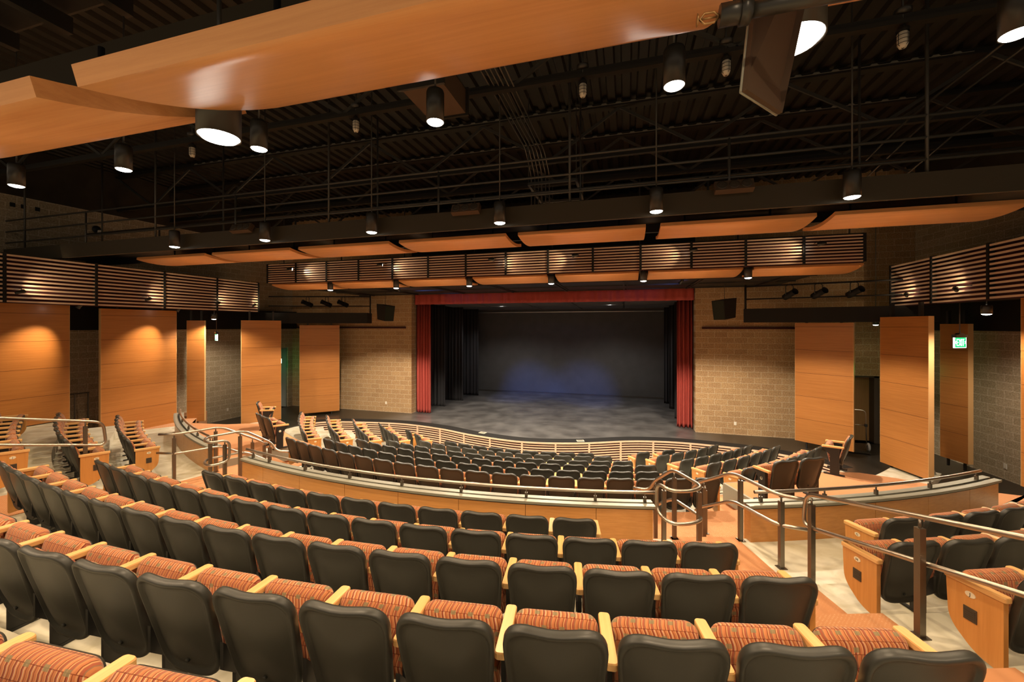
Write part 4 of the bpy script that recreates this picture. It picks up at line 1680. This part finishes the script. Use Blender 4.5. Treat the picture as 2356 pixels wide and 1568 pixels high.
# guard rail on the far wall and wall handrail
o = thing('wall_guardrail', 'dark guard rail with four balusters by the far wall', 'guard rail', (-12.1, 6.9, -3.0), rad(80))
q = MB(); q.tube([(0, 0, 1.05), (1.15, 0, 1.05)], .018, 8); q.tube([(0, 0, .12), (1.15, 0, .12)], .014, 8); q.build('top_rail', M['bronze'], o)
for i in range(5):
    q = MB(); x = .02 + i * .277; q.box(x - .014, x + .014, -.014, .014, -.4, 1.05); q.build('baluster', M['bronze'], o)
o = thing('wall_handrail', 'short brass handrail on the near block wall at the frame edge', 'handrail', (side_pt(11.9, 1) - .08, 12.0, -3.52), rad(-95.35))
q = MB(); q.tube([(0, 0, 0), (1.3, 0, -.03)], .02, 8); q.build('rail', M['brass'], o)
q = MB(); q.tube([(.1, 0, 0), (.1, .075, -.03)], .01, 6); q.tube([(1.2, 0, -.03), (1.2, .075, -.05)], .01, 6); q.build('bracket', M['brass'], o)
# bulkhead lamp and three vent holes high on the far wall
o = thing('bulkhead_lamp', 'unlit jar lamp on an arm high on the far block wall', 'wall lamp', (side_pt(8.7, -1) + .16, 8.7, 2.97))
q = MB(); q.lathe([(.12, 0), (.11, .02), (.03, .05)], 18, c=(-.15, 0, .09), m4=Matrix.Rotation(PI / 2, 4, 'Y')); q.tube([(-.15, 0, .09), (0, 0, .09), (0, 0, .04)], .02, 8); q.build('arm_base', M['ink'], o)
q = MB(); q.lathe([(0, -.13), (.05, -.11), (.06, 0), (.05, .05)], 16); q.build('jar', M['jar'], o)
for i, y in enumerate((6.95, 7.15, 7.42)):
    q = MB(); q.box(side_pt(y, -1) + .0, side_pt(y, -1) + .012, y - .05, y + .05, 3.30, 3.41)
    tag(q.build('wall_vent', M['ink']), 'small square dark vent high on the far wall, %s from the frame edge' % ORD[i + 1], 'vent', 'square vents on the far wall')
# red indicator by the stage panel
q = MB(); q.lathe([(0, -.03), (.03, -.02), (.03, .03), (0, .04)], 12)
tag(q.build('indicator_light', M['redled'], None, (8.60, 15.0, -1.13)), 'tiny red indicator light at the edge of the stage-side panel', 'indicator light')

# low dark ledge and ramp beyond the upper side seats
b = MB()
for s in (1, -1):
    q = [(s * 10.9, 11.0), (s * 10.9, 4.0), (s * 13.4, 4.0), (s * 13.4, 11.0)]
    vs = [(q[0][0], q[0][1], -3.70), (q[1][0], q[1][1], -2.75), (q[2][0], q[2][1], -2.75), (q[3][0], q[3][1], -3.70)]
    vs += [(x_, y_, -4.3) for x_, y_, z_ in vs]
    b.add(vs, [(0, 1, 2, 3), (7, 6, 5, 4), (0, 4, 5, 1), (1, 5, 6, 2), (2, 6, 7, 3), (3, 7, 4, 0)])
struct(b.build('floor_side_ramp', M['darkfloor']))

# ------------------------------------------------------------------ spot fixtures
def track_spot(loc, target, power, label, size=40, blend=.6, color=WARM, gel=None, group='small spotlights on the bridges', hold=None):
    o = thing('track_spotlight', label, 'spotlight', loc, 0, group)
    d = (Vector(target) - Vector(loc)).normalized()
    m4 = d.to_track_quat('-Z', 'Y').to_matrix().to_4x4()
    q = MB(); q.lathe([(0, .12), (.035, .12), (.04, .02), (.05, -.05), (.045, -.05)], 14, m4=m4); q.build('can', M['lamp'], o)
    q = MB(); q.disc((0, 0, 0), .043, 14, m4=m4 @ Matrix.Translation((0, 0, -.04))); q.build('lens', gel or M['lens'], o)
    q = MB(); q.tube([(0, 0, .03)] + ([(0, 0, .16)] if hold is None else [(0, 0, .07), Vector(hold) + Vector((0, 0, .07))]), .008, 6); q.build('yoke', M['steel_black'], o)
    spot('spot_beam', Vector(loc) + d * .08, target, power, size, blend, color, .03, o)
    return o


for i, (y, ty) in enumerate(((7.15, 6.45), (9.6, 8.95))):
    track_spot((-10.62, y, .52), (-11.4, ty, -.9), 270, 'small spotlight throwing a slanting beam on the %s far panel' % ('cut-off' if i == 0 else 'wide'), size=58, blend=1, hold=(0, 0, .12))
for i, (x, tx) in enumerate(((-7.3, -6.5), (-3.9, -3.1), (-.3, .5), (2.0, 1.1), (4.9, 4.0), (7.6, 6.8))):
    track_spot((x, 10.80, 1.88), (tx, 11.14, 1.75), 30, 'small spotlight clipped to the long slatted bridge, %s from left' % ORD[i + 1], size=80, blend=1, hold=(0, .32, 0))
for i, y in enumerate((5.9, 8.5, 10.6, 12.0)):
    track_spot((-10.18, y, .80), (-10.55, y + .8, 1.1), 26, 'small spotlight clipped to the far side bridge, %s along' % ORD[i + 1], size=100, blend=1, hold=(-.30, 0, 0))
for i, y in enumerate((11.0, 12.6)):
    track_spot((10.18, y, .80), (10.55, y + .8, 1.1), 26, 'small spotlight clipped to the near side bridge, %s' % ('by the EXIT sign' if i == 0 else 'by its end'), size=100, blend=1, hold=(.30, 0, 0))
# blue lights above the apron and on the stage
BLUE = (.16, .28, 1.0)
track_spot((-4.6, 12.95, 1.31), (-1.9, 22.2, -3.9), 2600, 'blue stage spotlight under the apron ceiling, far side', size=24, blend=1, color=BLUE, gel=M['bluegel'], group='blue stage spotlights')
track_spot((4.9, 12.95, 1.31), (1.0, 22.2, -3.9), 2600, 'blue stage spotlight under the apron ceiling, near side', size=24, blend=1, color=BLUE, gel=M['bluegel'], group='blue stage spotlights')
spot('blue_spill', (-4.9, 12.9, 1.33), (-3.2, 15.6, 1.40), 40, 50, 1, BLUE, .02)
spot('blue_spill', (5.2, 12.9, 1.33), (3.6, 15.6, 1.40), 40, 50, 1, BLUE, .02)
# work lights over the stage
for i, x in enumerate((-2.6, 2.6)):
    downlight(x, 18.95, 1.06, 'white work light between the stage ceiling panels, %s' % ('far' if i == 0 else 'near'), 'stage work lights', r=.1, h=.2, stem=.6, power=420, size=140, blend=.6, color=(1, .92, .85))
